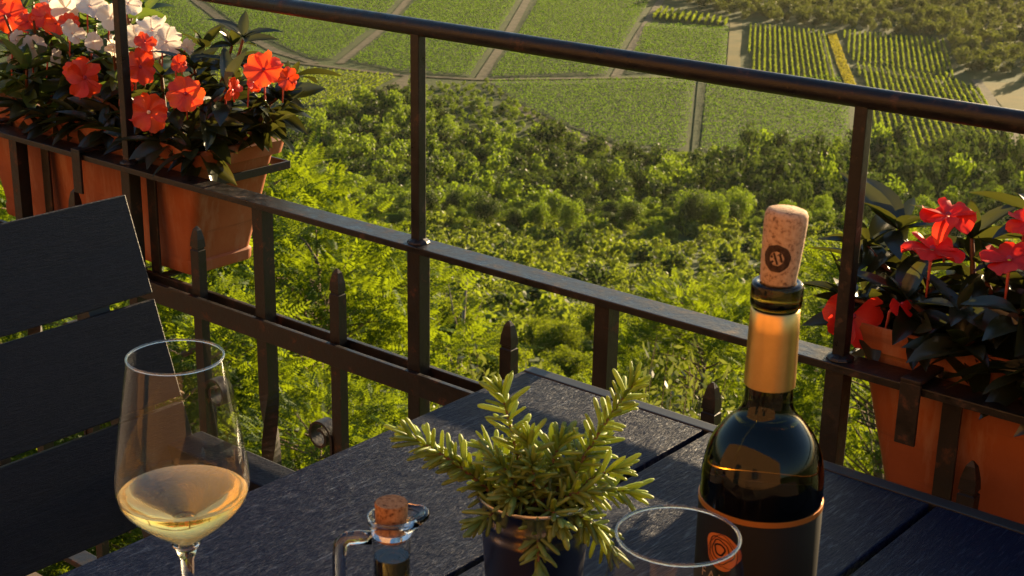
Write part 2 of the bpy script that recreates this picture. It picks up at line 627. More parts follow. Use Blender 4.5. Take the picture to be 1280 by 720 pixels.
def uvsheet(name, poly, m, dz, kind='structure'):
    p = np.array(poly, float)
    bm = bmesh.new()
    bm.faces.new([bm.verts.new(Vector(W(a[0], a[1], dz))) for a in p])
    bmesh.ops.triangulate(bm, faces=bm.faces[:])
    me = bpy.data.meshes.new(name)
    bm.normal_update()
    bm.to_mesh(me)
    bm.free()
    me.materials.append(m)
    o = link(name, me)
    return tag(o, kind=kind)


def strip(name, pts, w, m, dz):
    p = np.array(pts, float)
    t = norm(np.gradient(p, axis=0))
    nn = np.stack([-t[:, 1], t[:, 0]], 1)
    w = np.broadcast_to(np.asarray(w, float), (len(p),))[:, None]
    a, b = p + nn * w / 2, p - nn * w / 2
    # subdivide so that it follows the ground
    A, B = [], []
    for i in range(len(p) - 1):
        for s in np.linspace(0, 1, 6)[:-1]:
            A.append(a[i] * (1 - s) + a[i + 1] * s)
            B.append(b[i] * (1 - s) + b[i + 1] * s)
    A.append(a[-1]); B.append(b[-1])
    A, B = np.array(A), np.array(B)
    jig = RNG.normal(0, 0.12, (len(A), 2))
    v = np.concatenate([W(A[:, 0] + jig[:, 0], A[:, 1], dz), W(B[:, 0], B[:, 1] + jig[:, 1], dz)])
    n = len(A)
    mb = MB().add(v, [(i, i + 1, n + i + 1, n + i) for i in range(n - 1)])
    o = build(name, mb, m, smooth=False)
    return tag(o, kind='structure')


strip('dirt_track', [(600, -140), (562, -122), (491.5, -93.2), (449, -72.2), (430.5, -57.8)], 3.2, TRACK, 0.16)
strip('dirt_track', [(600, -39), (573.5, -40.3), (497, -44), (431, -51)], 2.6, TRACK, 0.17)
strip('dirt_track', [(600, 7), (579.5, 4.6), (463, -5), (411, -10)], 2.8, TRACK, 0.18)
strip('dirt_track', [(600, 60), (571, 54), (490, 39.8), (418.5, 28)], 2.8, TRACK, 0.19)
strip('dirt_track', [(436, -75), (428, -58), (415, -32.4), (411, -10), (417, 28), (421, 53), (428, 88)], 2.2, TRACK, 0.20)
strip('farm_track', [(523, 76), (432, 63)], 4.0, DRYG, 0.15)
strip('farm_track', [(419, 52), (329, 40.4)], 1.3, FIELD, 0.21)
strip('grass_verge', [(500, 104.8), (446, 97.2), (407, 92.2)], 3.2, VERGE, 0.22)
strip('dirt_track', [(416, -28), (400, -32), (386, -36)], 5.0, TRACK, 0.23)
strip('dirt_track', [(424, 131), (381, 124.5), (330, 115)], 3.0, TRACK, 0.24)
strip('dirt_track', [(380, -2), (353, 10), (331, 23)], 4.0, TRACK, 0.14)
uvsheet('dry_meadow', [(421, 132), (420, 190), (350, 170), (338, 119), (381, 126.5)], DRYG, 0.10)

# ------------------------------------------------------------------ leaf clouds
QUAD = np.array([(-0.5, -0.5, 0), (0.5, -0.5, 0), (0.5, 0.5, 0), (-0.5, 0.5, 0)], float)
DIAM = np.array([(0, -0.6, 0), (0.42, 0.05, 0.05), (0, 0.6, 0), (-0.42, 0.05, 0.05)], float)
QF = [(0, 1, 2, 3)]


def crown(rng, n, r, h, q, nl=9, base=0.15, jit=0.6, flat=1.0):
    """leafy crown standing on z=0: returns verts, faces, var"""
    lc = rng.normal(size=(nl, 3))
    lc = norm(lc) * rng.uniform(0.25, 0.75, (nl, 1))
    lc[:, 2] = lc[:, 2] * 0.8
    lr = rng.uniform(0.30, 0.52, nl)
    w = lr ** 2
    k = rng.choice(nl, n, p=w / w.sum())
    d = norm(rng.normal(size=(n, 3)) + np.array([0, 0, 0.25]))
    rr = lr[k] * rng.uniform(0.72, 1.08, n)
    p = lc[k] + d * rr[:, None]
    nrm = norm(d + rng.normal(size=(n, 3)) * jit)
    lo = p[:, 2].min()
    p[:, 2] = (p[:, 2] - lo) / (p[:, 2].max() - lo)
    p[:, :2] /= np.abs(p[:, :2]).max()
    loc = np.stack([p[:, 0] * r, p[:, 1] * r, h * (base + (1 - base) * p[:, 2] * flat)], 1)
    fr = frames(norm(np.cross(nrm, rng.normal(size=(n, 3)))), nrm)
    v, f = inst(DIAM, QF, fr, loc, q * rng.uniform(0.7, 1.35, n))
    lv = rng.uniform(0.15, 0.85, nl)
    var = np.repeat(np.clip(lv[k] + rng.normal(0, 0.18, n), 0, 1), 4)
    return v, f, var


def inside(poly, u, v):
    p = np.array(poly, float)
    res = np.zeros(len(u), bool)
    j = len(p) - 1
    for i in range(len(p)):
        c = ((p[i, 1] > v) != (p[j, 1] > v)) & (u < (p[j, 0] - p[i, 0]) * (v - p[i, 1]) / (p[j, 1] - p[i, 1] + 1e-12) + p[i, 0])
        res ^= c
        j = i
    return res


def scatter(rng, poly, sp, tries=40000):
    """points in a (u,v) polygon, at least about sp apart"""
    p = np.array(poly, float)
    lo, hi = p.min(0), p.max(0)
    n = int((hi - lo).prod() / (sp * sp) * 3)
    n = min(n, tries)
    c = rng.uniform(lo, hi, (n, 2))
    c = c[inside(poly, c[:, 0], c[:, 1])]
    cell, out = {}, []
    for a in c:
        k = (int(a[0] // sp), int(a[1] // sp))
        ok = True
        for i in (-1, 0, 1):
            for j in (-1, 0, 1):
                for b in cell.get((k[0] + i, k[1] + j), ()):
                    if (a[0] - b[0]) ** 2 + (a[1] - b[1]) ** 2 < sp * sp:
                        ok = False
        if ok:
            cell.setdefault(k, []).append(a)
            out.append(a)
    return np.array(out)


def mass(name, spots, sizes, protos, m, kind='stuff', label=None, cat=None, zs=None):
    """many plants that read as one mass, joined in one object"""
    V, Fc, VA, n = [], [], [], 0
    rng = np.random.default_rng(len(spots))
    for i_, ((u, v), s) in enumerate(zip(spots, sizes)):
        pv, pf, pa = protos[rng.integers(len(protos))]
        a = rng.uniform(0, 6.28)
        c, s_ = math.cos(a), math.sin(a)
        q = pv.copy()
        q[:, :2] = q[:, :2] @ np.array([[c, s_], [-s_, c]]) * s
        q[:, 2] *= s * rng.uniform(0.8, 1.25) * (1.0 if zs is None else zs[i_])
        q += W(u, v, -0.1)
        V.append(q.astype(np.float32))
        Fc.append(pf + n)
        VA.append(np.clip(pa * 0.55 + rng.uniform(-0.1, 0.55), 0, 1))
        n += len(q)
    o = big(name, np.concatenate(V), np.concatenate(Fc), m, var=np.concatenate(VA))
    return tag(o, label, cat, kind=kind)


# ------------------------------------------------------------------ vineyards
def vineyard(poly, dirv, gap, step, label, q=0.5, per=1, h=1.7, dz=0.08):
    dense = dirv == (3, 10)
    if dense:
        q, per, gap, h = q * 0.44, 7, 3.4, 1.25
    rng = np.random.default_rng(int(abs(poly[0][0] * 10)))
    p = np.array(poly, float)
    uvsheet('vineyard_soil', poly, FIELD, dz)
    d = norm(np.array(dirv, float))
    nn = np.array([-d[1], d[0]])
    s, t = p @ nn, p @ d
    U_l, V_l, R_l = [], [], []
    for i, a in enumerate(np.arange(s.min() + gap / 2, s.max(), gap)):
        tt = np.arange(t.min(), t.max(), step)
        tt = np.repeat(tt, per) + rng.uniform(-step / 2, step / 2, len(tt) * per)
        pts = a * nn + tt[:, None] * d
        k = inside(poly, pts[:, 0], pts[:, 1])
        k &= rng.random(len(k)) > 0.06
        U_l.append(pts[k, 0]); V_l.append(pts[k, 1]); R_l.append(np.full(k.sum(), rng.uniform(0, 0.3)))
    u, v, rv = map(np.concatenate, (U_l, V_l, R_l))
    n = len(u)
    loc = W(u, v, 0)
    loc[:, 2] += rng.uniform(0.35, h, n)
    loc[:, :2] += rng.normal(0, 0.10, (n, 2))
    nrm = norm(rng.normal(size=(n, 3)) + np.array([0, 0, 0.5]))
    fr = frames(norm(np.cross(nrm, rng.normal(size=(n, 3)))), nrm)
    vv, ff = inst(DIAM, QF, fr, loc, q * rng.uniform(0.7, 1.4, n))
    patch = 0.5 + 0.5 * np.sin(u * 0.11 + 1.3 * np.sin(v * 0.07)) * np.sin(v * 0.09 + u * 0.03)
    var = np.repeat(np.clip(rng.uniform(0.1, 0.55, n) + rv * 0.5 + patch * 0.25 - 0.1, 0, 1), 4)
    o = big('vine_rows', vv, ff, VINE_DENSE if dense else VINE, var=var)
    return tag(o, label, 'vineyard', 'vineyards in the valley', 'stuff')


vineyard([(424, -84), (424, -70), (413.5, -33), (389, -37.5), (371, -42), (375, -80)], (46, 13), 1.9, 0.22, 'vineyard block of slanting green rows just past the left flower box', 0.42, 2, 1.0)
vineyard([(369, -80), (368, -46.5), (344, -47.5), (318, -54), (318, -80)], (46, 16), 1.9, 0.22, 'dim vineyard corner below the slanting rows beside the left flower box', 0.42, 2, 1.0)
vineyard([(600, -200), (600, -143), (562, -126), (488, -96), (440, -72), (437, -100), (450, -160)], (3, 10), 2.0, 0.55, 'wide leafy vineyard left of the long dirt track', 0.75, 2)
vineyard([(600, -136), (600, -42), (573, -43.5), (497, -47.5), (437, -54), (437, -60), (491, -90), (562, -119)], (3, 10), 2.0, 0.55, 'triangular vineyard between two dirt tracks meeting in a corner', 0.75, 2)
vineyard([(600, -36), (600, 3), (579, 1), (463, -8.5), (414.5, -13), (419.5, -32), (434, -48), (497, -40.5)], (3, 10), 2.0, 0.5, 'dense vineyard left of the railing post, between two tracks', 0.75, 2)
vineyard([(600, 11), (600, 56), (571, 50), (490, 36.5), (421, 25.5), (414.5, -7), (463, -1.8)], (3, 10), 2.0, 0.5, 'dense vineyard in the middle of the valley under the handrail', 0.75, 2)
vineyard([(407, -7), (413.5, 27), (418, 50.5), (330.5, 38.5), (333, 26), (356, 12), (382, 0)], (3, 10), 2.0, 0.45, 'dark green vineyard sloping down to the dense wood', 0.7, 2)
vineyard([(416.5, 53.5), (424, 91), (405, 91), (338, 77), (332, 57), (331, 42)], (3, 10), 2.0, 0.45, 'dark green vineyard left of the thin upright post by the cork', 0.7, 2)
vineyard([(513, 44), (509, 71.5), (431, 60.5), (423, 31)], (3, 10), 2.0, 0.45, 'small square vineyard left of a pale farm track', 0.75, 2)
vineyard([(550, 51.5), (523, 75), (513, 72.5), (526, 47)], (28, 6), 2.3, 0.24, 'short bright vine rows at the edge of the far wood', 0.7, 3)
vineyard([(517, 79.5), (503, 102.5), (446, 94.5), (412, 90), (414, 65)], (100, 15.5), 1.6, 0.24, 'vineyard of bright upright rows left of a yellow verge', 0.48, 3, 1.15)
vineyard([(506, 109.5), (491, 139.5), (424, 124.7), (452, 100.8)], (100, 22), 1.65, 0.24, 'vineyard of bright rows right of the yellow verge below far wood', 0.48, 3, 1.15)
vineyard([(446, 101), (420, 124.5), (407.5, 127.5), (335.5, 113.8), (335, 82), (388.5, 93)], (100, 18), 1.65, 0.24, 'large striped vineyard behind the handrail at right', 0.48, 3, 1.15)

# tall grass on the verge between two vineyards
rv_ = np.random.default_rng(3)
tv = rv_.uniform(0, 1, 2600)
uu = 407 + 93 * tv
vc = np.interp(uu, [407, 446, 500], [92.2, 97.2, 104.8]) + rv_.uniform(-1.5, 1.5, len(uu))
lc_ = W(uu, vc, 0.25 + rv_.uniform(0, 0.35, len(uu)))
nr_ = norm(rv_.normal(size=(len(uu), 3)))
v_, f_ = inst(DIAM, QF, frames(norm(np.cross(nr_, rv_.normal(size=nr_.shape))), nr_), lc_, 0.45 * rv_.uniform(0.6, 1.3, len(uu)))
VERGE_LEAF = leaf_mat('yellow_grass_blade', [(0, (0.12, 0.12, 0.018)), (1, (0.24, 0.21, 0.03))], 0.45, (0.5, 0.44, 0.03), 0.01, 0.5)
tag(big('verge_grass', v_, f_, VERGE_LEAF, var=np.repeat(rv_.uniform(0, 1, len(uu)), 4)), 'strip of yellow grass between the two bright striped vineyards', 'grass', kind='stuff')

# ------------------------------------------------------------------ woods and scrub
rg = np.random.default_rng(11)
wood_protos = [crown(rg, 430, 1.0, rg.uniform(1.5, 2.4), 0.18, 16, 0.05) for _ in range(8)]
scrub_protos = [crown(rg, 190, 1.0, 1.35, 0.25, 8, 0.0) for _ in range(6)]

far_poly = [(900, 40), (620, 64), (578, 56), (532, 77), (512, 107), (493, 142), (434, 129.5), (426, 150), (424, 330), (900, 500)]
fs = scatter(rg, far_poly, 4.4)
mass('far_woodland', fs, rg.uniform(1.3, 3.4, len(fs)), wood_protos, FAR_LEAF, label='wooded hillside beyond the vineyards at upper right', cat='woodland')

mid_poly = [(240, -62), (300, -62), (316, -55), (342, -48.5), (366, -44), (384, -38), (399, -27), (388, -20), (366, 0), (345, 9), (327, 21), (324, 40.5), (331, 76), (327, 116), (327, 150), (232, 120), (240, 60), (236, 10)]
clear = [(398, -25), (402, -9), (372, 0), (345, 8), (330, 2), (340, -8), (365, -20)]
ma = scatter(rg, mid_poly, 3.7)
mb2 = scatter(rg, mid_poly, 2.5)
ms = np.concatenate([ma, mb2])
msz = np.concatenate([rg.uniform(1.2, 3.0, len(ma)), rg.uniform(0.6, 1.3, len(mb2))])
inc = inside(clear, ms[:, 0], ms[:, 1])
keep = ~inc | (rg.random(len(ms)) < 0.25)
msz = np.where(inc, msz * 0.6, msz)
ms, msz, inc = ms[keep], msz[keep], inc[keep]
un = scatter(rg, mid_poly, 2.3)
un = un[~inside(clear, un[:, 0], un[:, 1])]
mass('wood_undergrowth', un, rg.uniform(0.8, 1.5, len(un)), scrub_protos, WOOD_LEAF, label='leafy undergrowth between the trees of the valley wood', cat='undergrowth')
order = np.argsort(ms[:, 0])
ms, msz = ms[order], msz[order]
vis = np.abs(ms[:, 1]) < ms[:, 0] * 0.36
idx = np.where(vis)[0][:260]
rest = np.setdiff1d(np.arange(len(ms)), idx)
dark = (rg.random(len(ms)) < 0.3) | ((ms[:, 1] > 2) & (ms[:, 0] > 262 - 0.12 * ms[:, 1]) & (rg.random(len(ms)) < np.where(ms[:, 1] > 38, 0.88, 0.7)))  # random dark trees, plus a belt whose shade is put into the leaf colour
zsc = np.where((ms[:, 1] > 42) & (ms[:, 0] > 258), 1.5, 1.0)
for nm, sel, mm, lab in (('woodland', ~dark, WOOD_LEAF, 'fresh green back rows of the wood along the vineyard edge'), ('dark_shaded_woodland', dark, DARK_WOOD, 'dark green trees of the wood below the vineyards, shade coloured into the belt at right')):
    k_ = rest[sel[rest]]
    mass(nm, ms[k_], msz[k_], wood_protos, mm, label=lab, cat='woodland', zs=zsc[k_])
tree_meshes = []
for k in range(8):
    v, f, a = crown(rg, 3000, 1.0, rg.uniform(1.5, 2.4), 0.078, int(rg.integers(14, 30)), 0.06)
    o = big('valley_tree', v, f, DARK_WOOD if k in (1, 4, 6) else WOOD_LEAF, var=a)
    tree_meshes.append(o)
used = set()
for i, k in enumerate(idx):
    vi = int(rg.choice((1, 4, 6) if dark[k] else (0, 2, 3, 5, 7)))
    src = tree_meshes[vi]
    o = src if vi not in used else src.copy()
    if vi in used:
        COL.objects.link(o)
    used.add(vi)
    s = msz[k]
    tall = 1.45 if (ms[k, 1] > 42 and ms[k, 0] > 258) else 1.0
    o.location = W(ms[k, 0], ms[k, 1], -0.2)
    o.scale = (s, s, s * rg.uniform(0.75, 1.25) * tall)
    o.rotation_euler = (0, 0, rg.uniform(0, 6.28))
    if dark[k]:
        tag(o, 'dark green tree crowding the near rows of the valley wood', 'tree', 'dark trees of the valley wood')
    else:
        tag(o, 'fresh green tree crowding the near rows of the valley wood', 'tree', 'fresh green trees of the valley wood')

cs = scatter(rg, [(398, -26), (408, -8), (376, 2), (340, 14), (326, 4), (338, -10), (362, -22)], 2.3)
mass('low_shrubs', cs, rg.uniform(0.5, 1.2, len(cs)), scrub_protos, WOOD_LEAF, label='low shrubs dotting the grassy clearing right of the tall post', cat='shrubs')
scrub_poly = [(105, -75), (238, -90), (238, 10), (242, 60), (234, 122), (200, 110), (105, 70)]
ss = scatter(rg, scrub_poly, 2.15, 60000)
ds_ = scatter(rg, scrub_poly, 9.0)
ds_ = ds_[rg.random(len(ds_)) < 0.75]
mass('dark_scrub', ds_, rg.uniform(1.2, 2.6, len(ds_)), scrub_protos, DARK_WOOD, label='darker green bushes scattered through the sunny olive scrub', cat='scrub')
mass('scrub', ss, np.clip(rg.lognormal(0.1, 0.4, len(ss)), 0.45, 2.2), scrub_protos, SCRUB, label='olive green scrub covering the sunny slope below the wood', cat='scrub')

# bright trees on the slope, each a tree with crown and trunk
slope_src = []
for k in range(4):
    e = thing('slope_tree', 'bright green broadleaf tree on the steep slope below the terrace', 'tree', group='bright trees on the slope')
    v, f, a = crown(rg, 9500, 1.0, 1.75, 0.052, 20, 0.10, 0.8)
    big('crown', v, f, BRIGHT, e, var=a)
    mbt = MB()
    tube(mbt, [(0, 0, -0.3), (0.03, 0.02, 0.5), (0.0, 0.05, 1.0)], [0.06, 0.045, 0.02], 7)
    for j in range(5):
        a_ = j * 1.3
        tube(mbt, [(0, 0.02, 0.4 + 0.06 * j), (0.3 * math.cos(a_), 0.3 * math.sin(a_), 0.8 + 0.05 * j), (0.55 * math.cos(a_), 0.55 * math.sin(a_), 1.1)], [0.03, 0.018, 0.006], 5)
    build('trunk', mbt, BARK, e)
    slope_src.append(e)


def copy_tree(root):
    r = root.copy()
    COL.objects.link(r)
    for ch in list(root.children):
        c = ch.copy()
        COL.objects.link(c)
        c.parent = r
    return r


sp = scatter(rg, [(44, -20), (62, -26), (110, -48), (118, 45), (60, 26), (44, 18)], 5.2)
sp = sp[np.argsort(sp[:, 0])]
used = set()
for i, (u, v) in enumerate(sp):
    k = int(rg.integers(4))
    e = slope_src[k] if k not in used else copy_tree(slope_src[k])
    used.add(k)
    s = rg.uniform(1.6, 2.7)
    e.location = W(u, v, 0)
    e.scale = (s, s, s * rg.uniform(0.8, 1.05))
    e.rotation_euler = (0, 0, rg.uniform(0, 6.28))
us_ = scatter(rg, [(5, -12), (30, -22), (112, -60), (112, 56), (30, 22), (5, 12)], 1.7, 40000)
under_protos = [crown(rg, 260, 1.0, 1.0, 0.2, 6, 0.0) for _ in range(5)]
mass('undergrowth', us_, rg.uniform(0.7, 1.3, len(us_)), under_protos, BRIGHT, label='low green undergrowth covering the slope below the terrace', cat='undergrowth')


# locust trees close to the terrace: compound leaves in layered sprays
def leaf_template():
    V, Fq = [], []
    n = 6
    for i in range(n):
        y = 0.12 + 0.8 * i / n
        for s in (-1, 1):
            l = 0.26 * (1 - 0.35 * abs(i / n - 0.4))
            b = len(V)
            z = -0.10 * y * y
            V += [(0, y, z), (s * l * 0.55, y + 0.085, z - 0.02), (s * l, y + 0.06, z - 0.06), (s * l * 0.5, y - 0.03, z - 0.02)]
            Fq.append((b, b + 1, b + 2, b + 3))
    b = len(V)
    V += [(0, 0.9, -0.09), (0.06, 1.02, -0.1), (0, 1.2, -0.13), (-0.06, 1.02, -0.1)]
    Fq.append((b, b + 1, b + 2, b + 3))
    b = len(V)
    V += [(-0.008, 0, 0), (0.008, 0, 0), (0.006, 0.95, -0.1), (-0.006, 0.95, -0.1)]
    Fq.append((b, b + 1, b + 2, b + 3))
    return np.array(V, float), Fq


LT, LF = leaf_template()


def locust(rng, h, r, nspray=110, per=13, leaf=0.235):
    locs, axes, var = [], [], []
    tr = MB()
    tube(tr, [(0, 0, -0.5), (0.05 * r, 0, h * 0.35), (0, 0.08 * r, h * 0.75)], [0.09, 0.07, 0.025], 8)
    for i in range(nspray):
        z = h * (0.15 + 0.85 * ((i + 0.5) / nspray) ** 0.8)
        rr = r * math.sqrt(max(0.04, 1 - ((z / h - 0.45) / 0.62) ** 2)) * rng.uniform(0.45, 1.0)
        a = rng.uniform(0, 6.28)
        p = np.array([rr * math.cos(a), rr * math.sin(a), z])
        b0 = np.array([0, 0, max(0.2 * h, z - 0.5 * rr)])
        if i % 3 == 0:
            tube(tr, [b0, (b0 + p) / 2 + (0, 0, 0.05), p], [0.02, 0.012, 0.004], 4, False)
        out = norm(p - np.array([0, 0, z - 0.25 * rr]))
        vv = rng.uniform(0.2, 0.8)
        for j in range(per):
            locs.append(p + rng.normal(0, 0.14, 3) * (1, 1, 0.55))
            axes.append(norm(out + rng.normal(0, 0.6, 3) + (0, 0, 0.15)))
            var.append(np.clip(vv + rng.normal(0, 0.15), 0, 1))
    n = len(locs)
    fr = frames(np.array(axes), np.array([0, 0, 1.0]) + rng.normal(0, 0.25, (n, 3)), rng.normal(0, 0.5, n))
    v, f = inst(LT, LF, fr, np.array(locs), leaf * rng.uniform(0.75, 1.25, n))
    return v, f, np.repeat(np.array(var), len(LT)), tr


loc_src = []
for k in range(3):
    e = thing('locust_tree', 'feathery locust tree', 'tree', group='feathery trees below the terrace')
    v, f, a, tr = locust(np.random.default_rng(40 + k), 5.5, 2.0, 330, 17)
    big('crown', v, f, ACACIA, e, var=a)
    build('trunk', tr, BARK, e)
    loc_src.append(e)
LOCUST = [
    (17.0, -3.2, 6.0, 'tall feathery bright tree rising behind the bar right of the left flower box'),
    (14.0, -1.9, 4.9, 'feathery bright tree below the flat rail between two upright posts'),
    (13.0, -3.9, 5.4, 'feathery tree right behind the orange flower box bottom'),
    (11.0, -2.6, 3.9, 'dim feathery tree behind the lower rail and the iron scroll'),
    (10.0, -1.4, 3.0, 'low feathery tree just above the left table edge'),
    (19.0, 5.2, 5.4, 'feathery bright tree between the thin upright post and the right flower box'),
    (24.0, 3.3, 5.0, 'bright tree behind the bottle neck'),
    (12.0, -5.4, 3.6, 'feathery tree glimpsed through the chair slats'),
]
for i, (u, v, h, lab) in enumerate(LOCUST):
    e = loc_src[i] if i < 3 else copy_tree(loc_src[i % 3])
    s = h / 5.5
    e.location = W(u, v, -0.2)
    e.scale = (s * 1.05, s * 1.05, s)
    e.rotation_euler = (0, 0, i * 1.7)
    e['label'] = lab


# olive-like shrubs with upright shoots
def shoots(rng, h, r, ns=75):
    locs, axes, var = [], [], []
    st = MB()
    for i in range(ns):
        a, q = rng.uniform(0, 6.28), math.sqrt(rng.uniform(0, 1))
        b = np.array([0.35 * r * q * math.cos(a), 0.35 * r * q * math.sin(a), 0])
        t = np.array([r * q * math.cos(a), r * q * math.sin(a), h * rng.uniform(0.6, 1.0) * (1 - 0.25 * q * q)])
        m_ = (b + t) / 2 + rng.normal(0, 0.05, 3)
        tube(st, [b, m_, t], [0.014, 0.008, 0.002], 4, False)
        k = 85
        s = rng.uniform(0.25, 1.0, k)
        p = b + (t - b) * s[:, None] + np.array([0, 0, 0]) + rng.normal(0, 0.05, (k, 3)) + (m_ - (b + t) / 2) * np.sin(s * math.pi)[:, None]
        ax = norm(rng.normal(size=(k, 3)) + norm(t - b) * 0.9)
        locs.append(p); axes.append(ax)
        var.append(np.clip(rng.uniform(0.1, 0.9) + rng.normal(0, 0.2, k), 0, 1))
    L, A, V_ = np.concatenate(locs), np.concatenate(axes), np.concatenate(var)
    n = len(L)
    fr = frames(A, rng.normal(size=(n, 3)))
    tpl = np.array([(0, 0, 0), (0.16, 0.45, 0.03), (0, 1, 0), (-0.16, 0.45, 0.03)], float)
    v, f = inst(tpl, QF, fr, L, 0.085 * rng.uniform(0.7, 1.3, n))
    return v, f, np.repeat(V_, 4), st


ol_src = []
for k in range(2):
    e = thing('olive_bush', 'olive bush', 'bush', group='upright olive bushes below the terrace')
    v, f, a, st = shoots(np.random.default_rng(60 + k), 3.0, 1.35, 110)
    big('foliage', v, f, OLIVE, e, var=a)
    build('branches', st, BARK, e)
    ol_src.append(e)
OLIVES = [
    (11.0, 0.15, 3.4, 'silvery green olive bush behind the far corner of the table'),
    (11.5, 1.0, 3.5, 'silvery green olive bush left of the bar behind the table edge'),
    (13.0, -0.75, 3.3, 'silvery green olive bush right of the tall post'),
    (12.0, 1.75, 3.2, 'silvery green olive bush behind the tip of the rosemary'),
    (10.0, -0.7, 2.0, 'small dim olive bush under the lower rail beside the tall post'),
]
for i, (u, v, h, lab) in enumerate(OLIVES):
    e = ol_src[i] if i < 2 else copy_tree(ol_src[i % 2])
    s = h / 3.0
    e.location = W(u, v, -0.2)
    e.scale = (s, s, s * 1.1)
    e.rotation_euler = (0, 0, i * 2.1)
    e['label'] = lab

# dead tree
dt = thing('dead_tree', 'bare grey dead tree standing among the bushes right of the tall post', 'tree', W(24.0, -0.9, 0))
mbt = MB()
b0 = W(24.0, -0.9, -0.5)
top = b0 + np.array([0.1, 0.1, 5.6])
tube(mbt, [b0, b0 + (0.05, 0.02, 2.5), b0 + (-0.02, 0.05, 4.0), top], [0.09, 0.075, 0.05, 0.012], 8)
for z, dx, dz in [(2.6, -0.5, 1.4), (3.1, 0.45, 1.3), (3.7, -0.4, 1.2), (4.1, 0.4, 1.1), (4.5, -0.2, 1.0)]:
    p = b0 + (0, 0.02, z)
    q = p + np.array([dx * RH[0], dx * RH[1], dz])
    tube(mbt, [p, p * 0.5 + q * 0.5 + (0, 0, -0.12), q], [0.03, 0.018, 0.005], 6)
build('trunk', mbt, DEADWOOD, dt)

# ------------------------------------------------------------------ terrace
mb = MB()
box(mb, (-9.5, -4.6, -0.25), (9.5, 1.286, 0.0))
tag(build('terrace_floor', mb, STONE, smooth=False), kind='structure')
mb = MB()
box(mb, (-9.5, 1.00, -6.5), (9.5, 1.28, -0.252))
tag(build('retaining_wall', mb, STONE, smooth=False), 'stone retaining wall under the terrace edge', 'wall')
hs = thing('house', 'ochre plastered house behind the terrace', 'house', (0, -4.1, 0))
mb = MB()
for x0, x1, z0, z1 in [(-9, -2.6, 0, 5.6), (-1.6, 0.4, 0, 5.6), (1.4, 9, 0, 5.6), (-2.6, -1.6, 2.1, 5.6), (0.4, 1.4, 0, 0.9), (0.4, 1.4, 2.2, 5.6)]:
    box(mb, (x0, -4.4, z0), (x1, -4.1, z1))
build('wall', mb, PLASTER, hs, smooth=False)
mb = MB()
box(mb, (-2.595, -4.3, 0.0), (-1.605, -4.25, 2.095))
build('door', mb, DARKGLASS, hs, smooth=False)
mb = MB()
box(mb, (0.405, -4.3, 0.905), (1.395, -4.26, 2.195))
build('window', mb, DARKGLASS, hs, smooth=False)

# ------------------------------------------------------------------ railing
D = 1.30
ZT, ZM, ZL = 1.066, 0.800, 0.632
XA, PS = -1.795, 0.580
rl = thing('railing', 'black wrought iron balcony railing with pointed pickets and a round handrail', 'railing', (XA, D, 0))
X0, X1 = -3.6, 2.6
mb = MB()
tube(mb, [(X0, D, ZT), (-1.0, D, ZT), (X1, D, ZT)], 0.0105, 20)
build('handrail', mb, IRON_RAIL, rl)
mb = MB()
box(mb, (X0, D - 0.019, ZM - 0.0085), (X1, D + 0.019, ZM))
build('flat_rail', mb, IRON_RAIL, rl, bevel=0.0012, smooth=False)
for dy in (-0.0145, 0.0145):
    mb = MB()
    box(mb, (X0, D + dy - 0.0035, ZL - 0.030), (X1, D + dy + 0.0035, ZL))
    build('lower_rail', mb, IRON, rl, bevel=0.001, smooth=False)
mb = MB()
box(mb, (X0, D - 0.018, 0.06), (X1, D + 0.018, 0.07))
build('bottom_rail', mb, IRON, rl, bevel=0.0015, smooth=False)


def sqbar(mb, x, y, z0, z1, w):
    box(mb, (x - w / 2, y - w / 2, z0), (x + w / 2, y + w / 2, z1))


